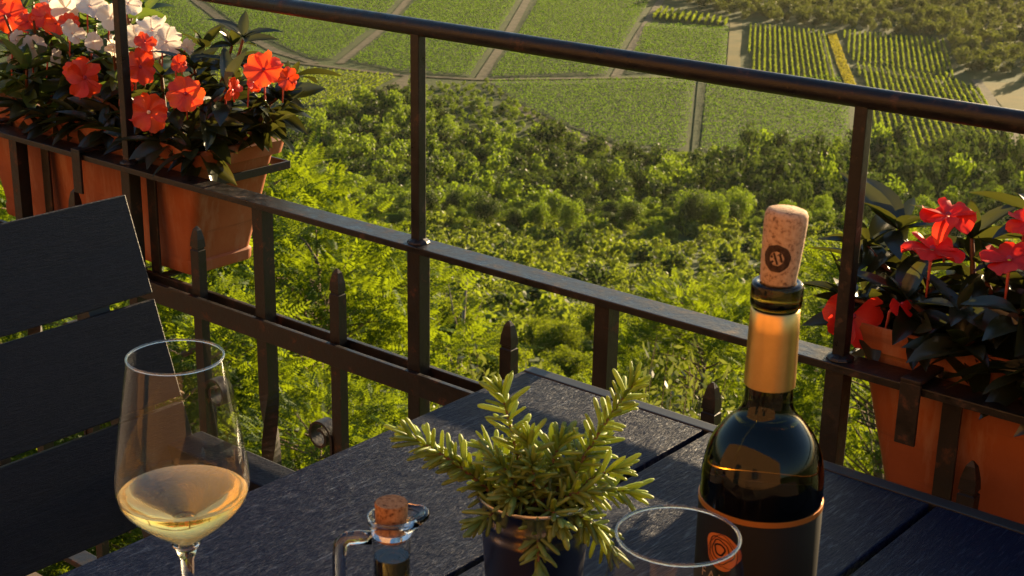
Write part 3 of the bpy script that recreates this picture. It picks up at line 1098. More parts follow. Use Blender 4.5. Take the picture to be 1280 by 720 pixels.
for k in range(-3, 8):
    x = XA + k * PS
    mb = MB()
    sqbar(mb, x, D, ZM, ZT - 0.006, 0.0135)
    lathe(mb, [(0.015, ZM + 0.0002), (0.013, ZM + 0.003), (0.007, ZM + 0.006)], (x, D, 0), 10)
    build('post', mb, IRON_RAIL, rl, bevel=0.0012, smooth=False)
    mb = MB()
    sqbar(mb, x, D, -0.16, ZM - 0.0088, 0.0205)
    build('lower_post', mb, IRON, rl, bevel=0.0012, smooth=False)
    # twisted bar between the posts
    xb = x + PS / 2
    mb = MB()
    zz = np.array([0.07, 0.30, 0.36] + list(np.linspace(0.40, 0.52, 13)) + [0.56, ZM - 0.0088])
    tw = np.clip((zz - 0.40) / 0.12, 0, 1) * math.pi / 2
    vv = []
    for z, t in zip(zz, tw):
        for q in range(4):
            a = t + math.pi / 4 + q * math.pi / 2
            vv.append((xb + 0.0142 * math.cos(a), D + 0.0142 * math.sin(a), z))
    ff = [(i * 4 + q, i * 4 + (q + 1) % 4, i * 4 + 4 + (q + 1) % 4, i * 4 + 4 + q) for i in range(len(zz) - 1) for q in range(4)]
    ff += [(3, 2, 1, 0), tuple(len(vv) - 4 + q for q in range(4))]
    mb.add(vv, ff)
    build('twisted_bar', mb, IRON, rl, smooth=False)
    for xs, sg in ((x + 0.148, 1), (x + 0.434, -1)):
        mb = MB()
        w = 0.0088
        prof = [(0.07, w), (0.698, w), (0.699, w - 0.0016), (0.702, w - 0.0016), (0.703, w), (0.715, w - 0.001), (0.728, w * 0.55), (0.733, w * 0.15)]
        vv, ff = [], []
        for z, r in prof:
            vv += [(xs - r, D - r * 0.8, z), (xs + r, D - r * 0.8, z), (xs + r, D + r * 0.8, z), (xs - r, D + r * 0.8, z)]
        for i in range(len(prof) - 1):
            for q in range(4):
                ff.append((i * 4 + q, i * 4 + (q + 1) % 4, i * 4 + 4 + (q + 1) % 4, i * 4 + 4 + q))
        ff += [(3, 2, 1, 0), tuple(len(vv) - 4 + q for q in range(4))]
        mb.add(vv, ff)
        build('picket', mb, IRON, rl, smooth=False)
        # scrolls on the picket's inner side, one up, one down
        for zc, ud in ((0.485, 1), (0.17, -1)):
            mb = MB()
            th = np.linspace(0, 2.6 * math.pi, 48)
            rr = 0.0235 - 0.0055 * th / math.pi
            cx = xs + sg * (0.0095 + 0.0235)
            px = cx - sg * rr * np.cos(th)
            pz = zc + ud * rr * np.sin(th)
            # straight tail towards the middle of the picket
            px = np.concatenate([np.full(6, px[0]), px])
            pz = np.concatenate([np.linspace(0.3275, zc, 7)[:-1], pz])
            n = len(px)
            tx, tz = np.gradient(px), np.gradient(pz)
            ln = np.hypot(tx, tz)
            nx, nz = -tz / ln * 0.002, tx / ln * 0.002
            vv, ff = [], []
            for i in range(n):
                for a, b in ((1, -1), (1, 1), (-1, 1), (-1, -1)):
                    vv.append((px[i] + nx[i] * a, D + b * 0.010, pz[i] + nz[i] * a))
            for i in range(n - 1):
                for q in range(4):
                    ff.append((i * 4 + q, i * 4 + (q + 1) % 4, i * 4 + 4 + (q + 1) % 4, i * 4 + 4 + q))
            ff += [(3, 2, 1, 0), tuple(len(vv) - 4 + q for q in range(4))]
            mb.add(vv, ff)
            build('scroll', mb, IRON, rl, sharp=40)


# ------------------------------------------------------------------ flower boxes
def rrect(x0, x1, y0, y1, r, z, k=4):
    pts = []
    for cx, cy, a0 in ((x1 - r, y1 - r, 0), (x0 + r, y1 - r, 90), (x0 + r, y0 + r, 180), (x1 - r, y0 + r, 270)):
        for i in range(k + 1):
            a = rad(a0 + 90 * i / k)
            pts.append((cx + r * math.cos(a), cy + r * math.sin(a), z))
    return pts


def planter(x0, x1, y0, y1, z0, z1, label):
    """x0..y1 are the foot of the box; it widens upwards"""
    t = thing('flower_box', label, 'flower box', ((x0 + x1) / 2, (y0 + y1) / 2, z0), 'terracotta flower boxes on the railing')
    H = z1 - z0
    loops = []
    for dz, e, r in [(0, 0.004, 0.010), (0.004, 0.0, 0.014), (0.018, -0.001, 0.014), (0.021, 0.0025, 0.014), (H - 0.034, -0.033, 0.014), (H - 0.031, -0.035, 0.014), (H - 0.027, -0.047, 0.016),
                     (H - 0.006, -0.053, 0.016), (H - 0.001, -0.050, 0.016), (H, -0.046, 0.014), (H - 0.002, -0.041, 0.012), (H - 0.03, -0.030, 0.010), (H - 0.06, -0.022, 0.010)]:
        loops.append(rrect(x0 + e, x1 - e, y0 + e * 0.28, y1 - e * 0.6, r, z0 + dz))
    n = len(loops[0])
    ff = [tuple(reversed(range(n)))]
    for i in range(len(loops) - 1):
        for q in range(n):
            ff.append((i * n + q, i * n + (q + 1) % n, (i + 1) * n + (q + 1) % n, (i + 1) * n + q))
    mb = MB().add([p for l in loops for p in l], ff)
    build('pot', mb, TERRA, t, sharp=35)
    sl = rrect(x0 - 0.013, x1 + 0.013, y0 - 0.006, y1 + 0.006, 0.01, z1 - 0.022)
    mb = MB().add(sl, [tuple(range(n))])
    build('soil', mb, SOIL, t, smooth=False)
    return t


PL = planter(-2.215, -1.715, 1.342, 1.463, 0.632, 0.832, 'orange terracotta flower box hung outside the railing behind the chair back')
PR = planter(-0.598, -0.098, 1.342, 1.463, 0.632, 0.832, 'orange terracotta flower box hung outside the railing right of the bottle')


def holder(x0, x1, hooks, straps, label):
    t = thing('box_hanger', label, 'bracket', ((x0 + x1) / 2, 1.33, 0.63), 'iron hangers of the flower boxes')
    ya, yb = 1.3245, 1.494
    za, zb = 0.778, 0.790
    xa, xb = x0 - 0.046, x1 + 0.046
    mb = MB()
    box(mb, (xa, ya, za), (xb, ya + 0.004, zb))
    box(mb, (xa, yb, za), (xb, yb + 0.004, zb))
    box(mb, (xa - 0.004, ya, za), (xa, yb + 0.004, zb))
    box(mb, (xb, ya, za), (xb + 0.004, yb + 0.004, zb))
    build('ring', mb, IRON, t, bevel=0.0008, smooth=False)
    for x in straps:
        mb = MB()
        box(mb, (x - 0.010, ya - 0.0045, 0.6235), (x + 0.010, ya - 0.0005, zb - 0.002))
        box(mb, (x - 0.010, ya - 0.0045, 0.620), (x + 0.010, yb + 0.004, 0.6235))
        build('strap', mb, IRON, t, bevel=0.0008, smooth=False)
    for x in hooks:
        mb = MB()
        box(mb, (x - 0.0105, D - 0.0245, ZM - 0.060), (x + 0.0105, D - 0.0205, ZM + 0.004))
        box(mb, (x - 0.0105, D - 0.0245, ZM + 0.004), (x + 0.0105, ya + 0.004, ZM + 0.008))
        box(mb, (x - 0.0105, ya + 0.0005, zb), (x + 0.0105, ya + 0.004, ZM + 0.004))
        build('hook', mb, IRON, t, bevel=0.001, smooth=False)


holder(-2.215, -1.715, (-1.895, -2.15), (-1.775, -2.045), 'black iron hanger with a hook over the flat rail holding the box behind the chair')
holder(-0.598, -0.098, (-0.548, -0.2), (-0.522, -0.16), 'black iron hanger with a hook over the flat rail holding the box near the bottle')


# ------------------------------------------------------------------ flowering plants
def leaf_blade(nu=7, fold=0.16, droop=0.22, width=0.17):
    V, Fq = [], []
    for i in range(nu):
        t = i / (nu - 1)
        w = width * (math.sin(math.pi * min(1, t ** 0.85)) ** 0.8) + 0.006
        if t > 0.97:
            w = 0.003
        z = -droop * t * t
        for s in (-1, -0.5, 0, 0.5, 1):
            V.append((s * w, t, z + abs(s) * w * fold * 2.2 - 0.03 * s * s * w))
    for i in range(nu - 1):
        for j in range(4):
            a = i * 5 + j
            Fq.append((a, a + 1, a + 6, a + 5))
    return np.array(V, float), Fq


BLADES = [leaf_blade(7, 0.20, 0.10, 0.155), leaf_blade(7, 0.24, 0.28, 0.17), leaf_blade(7, 0.14, 0.42, 0.19)]


def foliage(rng, shoots_, lsize, per, mat_, parent, blooms=(), name='foliage'):
    """shoots_: (base, tip) pairs; leaves in whorls at and below the tips, none in front of a bloom"""
    acc = {k: ([], [], []) for k in range(3)}
    for b, t in shoots_:
        st = MB()
        b, t = np.array(b, float), np.array(t, float)
        ax = norm(t - b)
        mid = (b + t) / 2 + np.array([0, 0, 0.012])
        tube(st, [b, mid, t], [0.0038, 0.0032, 0.0022], 6, False)
        build('stem', st, STEM, parent)
        for lev, cnt, el in ((1.0, per, 0.30), (0.78, per, 0.05), (0.56, per - 1, -0.1), (0.34, max(2, per - 3), -0.2)):
            p = b + (t - b) * lev
            ph = rng.uniform(0, 6.28)
            for j in range(cnt):
                a = ph + j * 6.283 / cnt + rng.normal(0, 0.25)
                e = el + rng.normal(0, 0.30) + (0.5 if (lev == 1.0 and j % 3 == 0) else 0)
                d = np.array([math.cos(a) * math.cos(e), math.sin(a) * math.cos(e), math.sin(e)])
                d = norm(d + ax * 0.25)
                ls = lsize * rng.uniform(0.55, 1.15) * (0.75 if lev == 1.0 and j % 3 == 0 else 1)
                ok = True
                for c, n_, sz in blooms:
                    for q in (0.25, 0.6, 1.0):
                        w = p + d * ls * q - c
                        h = w @ n_
                        if -0.006 < h < 0.12 and np.linalg.norm(w - n_ * h) < sz * 0.62:
                            ok = False
                if not ok:
                    continue
                k = int(rng.integers(3))
                acc[k][0].append(p); acc[k][1].append(d); acc[k][2].append(ls)
    V, Fc, VA, n = [], [], [], 0
    for k in range(3):
        if not acc[k][0]:
            continue
        L, A, S = map(np.array, acc[k])
        fr = frames(A, np.array([0, 0, 1.0]) + rng.normal(0, 0.2, A.shape), rng.normal(0, 0.4, len(A)))
        v, f = inst(BLADES[k][0], BLADES[k][1], fr, L, S)
        V.append(v); Fc.append(f + n); n += len(v)
        VA.append(np.repeat(rng.uniform(0, 1, len(L)), len(BLADES[k][0])))
    off = np.array(parent.location)
    big(name, np.concatenate(V) - off, np.concatenate(Fc), mat_, parent, var=np.concatenate(VA), smooth=True)


def flower(rng, parent, pos, nrm, size, pmat, eye, petals=5, cup=0.12, spin=None, name='flower', missing=()):
    """open five-petalled flower; size = diameter"""
    pos, nrm = np.array(pos, float), norm(np.array(nrm, float))
    ref = norm(np.cross(nrm, np.array([0.13, 0.31, 0.94])))
    up = np.cross(nrm, ref)
    R = size / 2
    mb = MB()
    sp_ = rng.uniform(0, 6.28) if spin is None else spin
    for k in range(petals):
        if k in missing:
            continue
        a = sp_ + k * 2 * math.pi / petals + rng.normal(0, 0.06)
        Lp = R * rng.uniform(0.9, 1.08)
        Wp = R * rng.uniform(0.47, 0.54) * (5.2 / petals) ** 0.6
        tl = rng.normal(0, 0.16)
        zk = (0.0022 if k % 2 else 0.0) + 0.0004 * k
        nu, nw = 7, 7
        V, Fq = [], []
        for i in range(nu):
            t = i / (nu - 1)
            for j in range(nw):
                s = 2 * j / (nw - 1) - 1
                w = Wp * (0.16 + 0.84 * math.sin(math.pi * 0.5 * min(1, t * 1.45)) ** 1.2)
                if t > 0.72:
                    w *= math.sqrt(max(0.02, 1 - ((t - 0.72) / 0.34) ** 2))
                notch = 0.05 * math.exp(-(s / 0.35) ** 2) * (t ** 6)
                r = Lp * (0.05 + 0.95 * t - notch)
                z = R * (cup * t + 0.16 * s * s * t - 0.26 * t ** 3 * (0.4 + abs(tl) * 4) + tl * s * 0.7 * t + 0.05 * math.sin(6 * s + 4 * t + k) * t - 0.06 * math.exp(-(s / 0.18) ** 2) * t) + zk * t
                x_, y_ = r, s * w
                P = pos + (ref * math.cos(a) + up * math.sin(a)) * x_ + (up * math.cos(a) - ref * math.sin(a)) * y_ + nrm * z
                V.append(P)
        for i in range(nu - 1):
            for j in range(nw - 1):
                q = i * nw + j
                Fq.append((q, q + 1, q + nw + 1, q + nw))
        mb.add(V, Fq, var=np.repeat(np.clip(rng.uniform(0.35, 1.0) * np.linspace(0.2, 1.0, nu), 0, 1), nw))
    n_e = 10
    ev = []
    for q in range(n_e):
        a = q * 6.283 / n_e
        ev.append(pos + nrm * 0.0028 + (ref * math.cos(a) + up * math.sin(a)) * R * 0.10)
    ev.append(pos + nrm * 0.006)
    mb.add(ev, [(q, (q + 1) % n_e, n_e) for q in range(n_e)], mi=1)
    # spur and stalk behind
    s1 = pos - nrm * 0.012 - np.array([0, 0, 0.008])
    tube(mb, [pos - nrm * 0.001, s1, pos - nrm * 0.016 - np.array([0, 0, 0.035])], [0.0022, 0.0016, 0.0012], 6, mi=2)
    return build(name, mb, [pmat, eye, PINK_STEM], parent)


def towards(p, tilt=0.35, side=0.0):
    d = np.array([0, 0, CAM_Z]) - np.array(p)
    d = norm(d)
    return norm(d + np.array([0, 0, tilt]) + side * R_)


rf = np.random.default_rng(21)
# left box: red plant with bronze leaves at the free end
pz = 0.812
rp = thing('busy_lizzie', 'red flowering plant with bronze leaves at the right end of the far box', 'potted plant', (-1.80, 1.40, pz), 'flowering plants in the boxes')
sh = []
for bx, by, tx, ty, tz in [(-1.72, 1.40, -1.67, 1.42, 0.985), (-1.74, 1.40, -1.64, 1.36, 0.925), (-1.72, 1.43, -1.625, 1.44, 0.90), (-1.75, 1.41, -1.72, 1.44, 0.965), (-1.78, 1.39, -1.74, 1.34, 0.895),
                           (-1.80, 1.42, -1.80, 1.45, 0.95), (-1.84, 1.39, -1.84, 1.34, 0.885), (-1.86, 1.42, -1.88, 1.43, 0.925), (-1.90, 1.39, -1.93, 1.34, 0.875), (-1.93, 1.41, -1.97, 1.40, 0.90),
                           (-1.70, 1.38, -1.66, 1.335, 0.875), (-1.98, 1.40, -2.03, 1.37, 0.885), (-1.70, 1.44, -1.60, 1.41, 0.875), (-1.68, 1.42, -1.62, 1.46, 0.925), (-1.78, 1.43, -1.76, 1.40, 0.93)]:
    sh.append(((bx, by, pz), (tx, ty, tz)))
for bx, tx, tz in [(-2.10, -2.10, 0.83), (-2.03, -2.04, 0.825), (-1.97, -1.96, 0.835), (-1.90, -1.90, 0.83), (-1.83, -1.82, 0.83), (-1.76, -1.76, 0.835), (-1.70, -1.69, 0.83)]:
    sh.append(((bx, 1.37, pz), (tx, 1.33, tz)))
bl = [((-1.944, 1.335, 0.901), 0.063, 0.0, 0.30, 6), ((-1.818, 1.345, 0.933), 0.054, 0.45, 0.30, 5), ((-1.775, 1.325, 0.875), 0.058, 0.0, 0.05, 6), ((-1.694, 1.33, 0.913), 0.054, 0.35, 0.15, 5),
      ((-1.572, 1.37, 0.958), 0.056, -0.2, 0.25, 6), ((-1.535, 1.38, 0.950), 0.032, 0.6, 0.2, 5), ((-1.627, 1.36, 0.924), 0.034, 1.2, 0.0, 4), ((-1.821, 1.36, 0.967), 0.034, 0.0, 0.9, 5), ((-1.60, 1.375, 0.937), 0.030, 0.3, 0.3, 5), ((-1.745, 1.36, 0.945), 0.026, 0.6, 0.3, 5), ((-1.99, 1.345, 0.905), 0.030, -0.5, 0.2, 5), ((-1.86, 1.35, 0.90), 0.028, 0.8, 0.1, 5)]
bl = [(np.array(p), towards(p, ti, sd), sz, pt) for p, sz, sd, ti, pt in bl]
foliage(rf, sh, 0.068, 7, DARK_LEAF, rp, [(p, towards(p, 0.0), sz) for p, n_, sz, pt in bl])
for i, (p, n_, sz, pt) in enumerate(bl):
    n_ = norm(n_ + rf.normal(0, 0.12 if i == 2 else 0.24, 3))
    flower(rf, rp, p, n_, sz, RED_PETAL, PALE_EYE if i == 2 else EYE, pt)
wp = thing('busy_lizzie', 'white flowering plant with fresh green leaves behind the red ones', 'potted plant', (-2.03, 1.43, pz), 'flowering plants in the boxes')
sh = []
for i in range(15):
    bx = rf.uniform(-2.13, -1.92)
    by = rf.uniform(1.41, 1.46)
    sh.append(((bx, by, pz), (bx + rf.uniform(-0.10, 0.10), by + rf.uniform(-0.05, 0.10), rf.uniform(0.90, 0.985))))
bl = [((-2.038, 1.42, 0.991), 0.062, 0.1, 0.5), ((-2.104, 1.42, 0.981), 0.056, -0.1, 0.5), ((-1.985, 1.42, 0.979), 0.054, 0.2, 0.4), ((-1.882, 1.42, 0.971), 0.060, 0.0, 0.45), ((-1.837, 1.41, 0.960), 0.054, 0.4, 0.3),
      ((-1.906, 1.41, 0.958), 0.050, -0.2, 0.3), ((-2.047, 1.39, 0.950), 0.046, 0.2, 0.4), ((-2.131, 1.37, 0.919), 0.050, 0.1, 0.5), ((-1.979, 1.38, 0.946), 0.036, 0.3, 0.0), ((-1.926, 1.38, 0.946), 0.042, -0.3, 0.1),
      ((-2.176, 1.36, 0.895), 0.022, 0.0, 0.2), ((-1.952, 1.43, 1.003), 0.050, 0.0, 0.5), ((-2.166, 1.43, 0.987), 0.046, 0.1, 0.5), ((-1.86, 1.40, 0.945), 0.044, 0.5, 0.2), ((-2.08, 1.375, 0.91), 0.034, 0.4, 0.1), ((-1.98, 1.365, 0.905), 0.026, 0.2, 0.2), ((-2.16, 1.36, 0.93), 0.036, 0.0, 0.4), ((-1.80, 1.42, 0.955), 0.028, 0.5, 0.5)]
bl = [(np.array(p), towards(p, ti, sd), sz) for p, sz, sd, ti in bl]
foliage(rf, sh, 0.062, 6, GREEN_LEAF, wp, [(p, towards(p, 0.0), sz * 0.6) for p, n_, sz in bl])
for p, n_, sz in bl:
    n_ = norm(n_ + rf.normal(0, 0.28, 3))
    flower(rf, wp, p, n_, sz * 0.86, WHITE_PETAL, PALE_EYE, 5, 0.3)
rp2 = thing('busy_lizzie', 'red flowering plant with green leaves at the left edge of the photo', 'potted plant', (-2.19, 1.43, pz), 'flowering plants in the boxes')
sh = []
for i in range(11):
    bx = rf.uniform(-2.225, -2.13)
    by = rf.uniform(1.36, 1.45)
    sh.append(((bx, by, pz), (bx + rf.uniform(-0.12, 0.06), by + rf.uniform(-0.04, 0.08), rf.uniform(0.88, 0.965))))
bl = [((-2.236, 1.40, 0.956), 0.062, 0.0, 0.4), ((-2.144, 1.41, 0.965), 0.050, 0.2, 0.5), ((-2.170, 1.39, 0.954), 0.038, 0.0, 0.4), ((-2.083, 1.41, 0.961), 0.034, 0.3, 0.4), ((-2.298, 1.41, 0.959), 0.062, 0.0, 0.3), ((-2.12, 1.41, 0.955), 0.04, -0.2, 0.3)]
bl = [(np.array(p), towards(p, ti, sd), sz) for p, sz, sd, ti in bl]
foliage(rf, sh, 0.068, 6, GREEN_LEAF, rp2, [(p, towards(p, 0.0), sz) for p, n_, sz in bl])
for p, n_, sz in bl:
    flower(rf, rp2, p, n_, sz, RED_PETAL, EYE, 5)

# right box
rp3 = thing('busy_lizzie', 'red flowering plant with bronze leaves in the box right of the bottle', 'potted plant', (-0.42, 1.40, pz), 'flowering plants in the boxes')
sh = []
for bx, by, tx, ty, tz in [(-0.60, 1.40, -0.67, 1.41, 0.885), (-0.58, 1.42, -0.655, 1.45, 0.92), (-0.56, 1.40, -0.60, 1.36, 0.855), (-0.55, 1.42, -0.57, 1.44, 0.93), (-0.52, 1.39, -0.535, 1.34, 0.865), (-0.50, 1.42, -0.50, 1.45, 0.955),
                           (-0.48, 1.39, -0.475, 1.34, 0.875), (-0.46, 1.42, -0.445, 1.42, 0.955), (-0.42, 1.39, -0.41, 1.34, 0.89), (-0.40, 1.42, -0.38, 1.44, 0.965), (-0.36, 1.39, -0.34, 1.35, 0.90), (-0.33, 1.42, -0.31, 1.43, 0.96),
                           (-0.28, 1.40, -0.26, 1.38, 0.92), (-0.22, 1.41, -0.20, 1.42, 0.94), (-0.59, 1.38, -0.665, 1.365, 0.84), (-0.16, 1.40, -0.13, 1.40, 0.93), (-0.52, 1.42, -0.53, 1.39, 0.905), (-0.44, 1.41, -0.46, 1.38, 0.91)]:
    sh.append(((bx, by, pz), (tx, ty, tz)))
bl = [((-0.575, 1.385, 0.943), 0.056, (0.10, -0.32, 0.9), 6, ()), ((-0.577, 1.36, 0.913), 0.060, (0.10, -0.12, 0.97), 5, ()), ((-0.503, 1.37, 0.916), 0.056, (0.0, -0.22, 0.95), 5, ()),
      ((-0.638, 1.325, 0.838), 0.060, (0.60, -0.70, 0.20), 5, (1,)), ((-0.594, 1.335, 0.859), 0.034, (0.95, -0.25, 0.35), 5, (0, 2, 3)), ((-0.505, 1.41, 0.945), 0.040, (0.3, -0.5, 0.8), 5, ()), ((-0.40, 1.39, 0.95), 0.05, (0.2, -0.6, 0.7), 5, ())]
bl = [(np.array(p), norm(np.array(n_)), sz, pt, ms_) for p, sz, n_, pt, ms_ in bl]
for bx, tx, tz in [(-0.52, -0.52, 0.80), (-0.46, -0.45, 0.79), (-0.40, -0.40, 0.80), (-0.33, -0.32, 0.79), (-0.26, -0.25, 0.80), (-0.57, -0.575, 0.83)]:
    sh.append(((bx, 1.37, pz), (tx, 1.325, tz + 0.035)))
sh = [(b, (t[0], t[1], t[2] - (0.022 if t[2] > 0.9 else 0.0))) for b, t in sh]
foliage(rf, sh, 0.076, 8, DARK_LEAF, rp3, [(p, towards(p, 0.0), sz) for p, n_, sz, pt, ms_ in bl])
for p, n_, sz, pt, ms_ in bl:
    flower(rf, rp3, p, n_, sz * 1.02, CRIMSON_PETAL, EYE, pt, missing=ms_)

# ------------------------------------------------------------------ table
TZ = 0.75
tb = thing('table', 'dark charcoal plank table with glasses and a bottle on it', 'table', (-0.35, 0.75, 0))
TX0, TX1, TY0, TY1 = -0.929, 0.243, 0.22, 1.172
gapw = 0.0065
pw = 0.2345
xs = TX0
for k in range(5):
    mb = MB()
    box(mb, (xs, TY0, TZ - 0.022), (xs + pw - gapw, TY1 - 0.0165, TZ))
    build('plank', mb, TABLE_WOOD, tb, bevel=0.0018)
    xs += pw
mb = MB()
box(mb, (TX0, TY1 - 0.016, TZ - 0.024), (TX1 - gapw, TY1, TZ + 0.0006))
build('end_strip', mb, CHAIR_METAL, tb, bevel=0.0015)
mb = MB()
box(mb, (TX0 + 0.02, TY0 + 0.02, TZ - 0.075), (TX1 - 0.03, TY0 + 0.045, TZ - 0.0245))
box(mb, (TX0 + 0.02, TY1 - 0.045, TZ - 0.075), (TX1 - 0.03, TY1 - 0.02, TZ - 0.0245))
box(mb, (TX0 + 0.02, TY0 + 0.045, TZ - 0.075), (TX0 + 0.045, TY1 - 0.045, TZ - 0.0245))
box(mb, (TX1 - 0.055, TY0 + 0.045, TZ - 0.075), (TX1 - 0.03, TY1 - 0.045, TZ - 0.0245))
build('frame', mb, CHAIR_METAL, tb)
for lx in (TX0 + 0.02, TX1 - 0.075):
    for ly in (TY0 + 0.02, TY1 - 0.065):
        mb = MB()
        box(mb, (lx, ly, 0), (lx + 0.045, ly + 0.045, TZ - 0.0755))
        build('leg', mb, CHAIR_METAL, tb)

# ------------------------------------------------------------------ chair
ch = thing('chair', 'black slatted wooden armchair at the left end of the table', 'chair', (-1.2, 0.84, 0))
CY0, CY1 = 0.58, 1.08
ptop, pbot = np.array([-1.504, 0.851]), np.array([-1.368, 0.477])
dn = norm(pbot - ptop)
pn = np.array([-dn[1], dn[0]]) * -1     # away from the sitter
if pn[0] > 0:
    pn = -pn
Lb = np.linalg.norm(pbot - ptop)
s0 = 0.0
for k, w in enumerate((0.126, 0.126, 0.126)):
    a, b = ptop + dn * s0, ptop + dn * (s0 + w)
    th = 0.016
    q = [a, b, b + pn * th, a + pn * th]
    v = [(p[0], y, p[1]) for y in (CY0, CY1) for p in q]
    mb = MB().add(v, [(0, 1, 2, 3), (7, 6, 5, 4), (0, 4, 5, 1), (1, 5, 6, 2), (2, 6, 7, 3), (3, 7, 4, 0)])
    o = build('back_slat', mb, CHAIR_WOOD, ch, bevel=0.0015)
    bm = bmesh.new(); bm.from_mesh(o.data); bmesh.ops.recalc_face_normals(bm, faces=bm.faces[:]); bm.to_mesh(o.data); bm.free()
    s0 += w + 0.0075
for y in (CY0 + 0.06, CY1 - 0.085):
    a, b = ptop + dn * 0.02 + pn * 0.0165, ptop + dn * (Lb + 0.06) + pn * 0.0165
    q = [a, b, b + pn * 0.02, a + pn * 0.02]
    v = [(p[0], yy, p[1]) for yy in (y, y + 0.03) for p in q]
    build('back_rail', MB().add(v, [(0, 1, 2, 3), (7, 6, 5, 4), (0, 4, 5, 1), (1, 5, 6, 2), (2, 6, 7, 3), (3, 7, 4, 0)]), CHAIR_METAL, ch, smooth=False)
for k in range(5):
    x = -1.345 + k * 0.088
    mb = MB()
    box(mb, (x, CY0 + 0.03, 0.415), (x + 0.080, CY1 - 0.03, 0.433))
    build('seat_slat', mb, CHAIR_WOOD, ch, bevel=0.0015)
for y in (CY0 - 0.01, CY1 - 0.04):
    mb = MB()
    box(mb, (-1.40, y, 0.537), (-0.98, y + 0.055, 0.559))
    build('armrest', mb, CHAIR_WOOD, ch, bevel=0.003)
    for x in (-1.385, -1.02):
        mb = MB()
        box(mb, (x, y + 0.012, 0.0), (x + 0.035, y + 0.042, 0.5365))
        build('leg', mb, CHAIR_METAL, ch)
mb = MB()
for y in (CY0 + 0.005, CY1 - 0.025):
    box(mb, (-1.345, y, 0.38), (-1.025, y + 0.02, 0.4145))
build('seat_frame', mb, CHAIR_METAL, ch)


# ------------------------------------------------------------------ glasses
def wine_glass(c, label, wine=False, h=0.2365):
    t = thing('wine_glass', label, 'wine glass', c, 'wine glasses on the table')
    bowl = [(0.0035, 0.0985), (0.0075, 0.1010), (0.0160, 0.1075), (0.0275, 0.1170), (0.0375, 0.1270), (0.0425, 0.1345), (0.0446, 0.1425), (0.0445, 0.150), (0.0428, 0.166), (0.0388, 0.192), (0.0345, 0.217), (0.0312, h)]
    # smooth profile
    P = np.array(bowl)
    tt = np.arange(len(P))
    t2 = np.linspace(0, len(P) - 1, 60)
    prof = np.stack([np.interp(t2, tt, P[:, 0]), np.interp(t2, tt, P[:, 1])], 1)
    for _ in range(2):
        prof[1:-1] = (prof[:-2] + prof[1:-1] * 2 + prof[2:]) / 4
    mb = MB()
    open_lathe(mb, prof.tolist(), c, 72)
    build('bowl', mb, GLASS, t)
    mb = MB()
    a = np.linspace(0, 2 * np.pi, 9)[:-1]
    lathe(mb, [(0.0312 + 0.0008 * math.cos(x), h + 0.0008 * math.sin(x)) for x in a], c, 72, close=True)
    build('rim', mb, GLASS_RIM, t)
    mb = MB()
    lathe(mb, [(0.038, 0.0), (0.0385, 0.0015), (0.030, 0.0028), (0.012, 0.006), (0.0055, 0.014), (0.0042, 0.03), (0.0040, 0.07), (0.0046, 0.088), (0.0075, 0.0965), (0.0095, 0.0998), (0.006, 0.1002), (0.0, 0.1003)], c, 48)
    build('stem', mb, GLASS_RIM, t)
    if wine:
        zt = 0.1385
        q = prof[(prof[:, 1] < zt)]
        rt = np.interp(zt, prof[:, 1], prof[:, 0])
        wpf = [(0.0, 0.1010)] + [(max(r - 0.0007, 0.001), z + 0.0004) for r, z in q if z > 0.101] + [(rt - 0.0007, zt), (rt - 0.0012, zt + 0.0001), (0.0, zt - 0.0003)]
        mb = MB()
        lathe(mb, wpf, c, 72)
        o = build('wine', mb, WINE, t, sharp=50)
    return t


wine_glass((-0.745, 0.565, TZ + 0.0008), 'wine glass holding a little golden white wine beside the chair', True)
wine_glass((-0.363, 0.580, TZ + 0.0008), 'empty wine glass with a thin rim standing in front of the bottle', False)

# ------------------------------------------------------------------ wine bottle
BC = np.array([-0.410, 0.748, TZ + 0.0008])
bt = thing('wine_bottle', 'dark wine bottle with gold neck sleeve and black label', 'bottle', BC)
mb = MB()
pr = [(0.0, 0.012), (0.020, 0.006), (0.030, 0.0), (0.0355, 0.002), (0.0375, 0.008), (0.0378, 0.06), (0.0378, 0.186), (0.0374, 0.198), (0.0354, 0.210), (0.0310, 0.2205), (0.0235, 0.2300), (0.0170, 0.2360), (0.0148, 0.242), (0.0142, 0.252), (0.0136, 0.290), (0.0134, 0.3035),
      (0.0134, 0.3042), (0.0152, 0.3052), (0.0155, 0.308), (0.0155, 0.317), (0.0150, 0.3192), (0.0128, 0.3200), (0.0112, 0.3196), (0.0100, 0.318), (0.0, 0.3175)]
P = np.array(pr)
i0 = 5
sm = P[i0:17]
tt = np.arange(len(sm)); t2 = np.linspace(0, len(sm) - 1, 70)
sp2 = np.stack([np.interp(t2, tt, sm[:, 0]), np.interp(t2, tt, sm[:, 1])], 1)
for _ in range(9):
    sp2[1:-1] = (sp2[:-2] + sp2[1:-1] * 2 + sp2[2:]) / 4
pr = P[:i0].tolist() + sp2.tolist() + P[17:].tolist()
lathe(mb, pr, BC, 72)
build('glass_body', mb, BOTTLE, bt, sharp=60)
mb = MB()
open_lathe(mb, [(0.0146, 0.2545), (0.0154, 0.2546), (0.0154, 0.262), (0.0150, 0.29), (0.0146, 0.3022), (0.0138, 0.3030)], BC, 64)
build('neck_sleeve', mb, GOLD, bt, sharp=60)
RL = 0.0381
mb = MB()
open_lathe(mb, [(RL - 0.0002, 0.05), (RL, 0.0502), (RL, 0.1765), (RL - 0.0002, 0.1767)], BC, 96)
lb = build('label_paper', mb, LABEL, bt, sharp=60)
mb = MB()
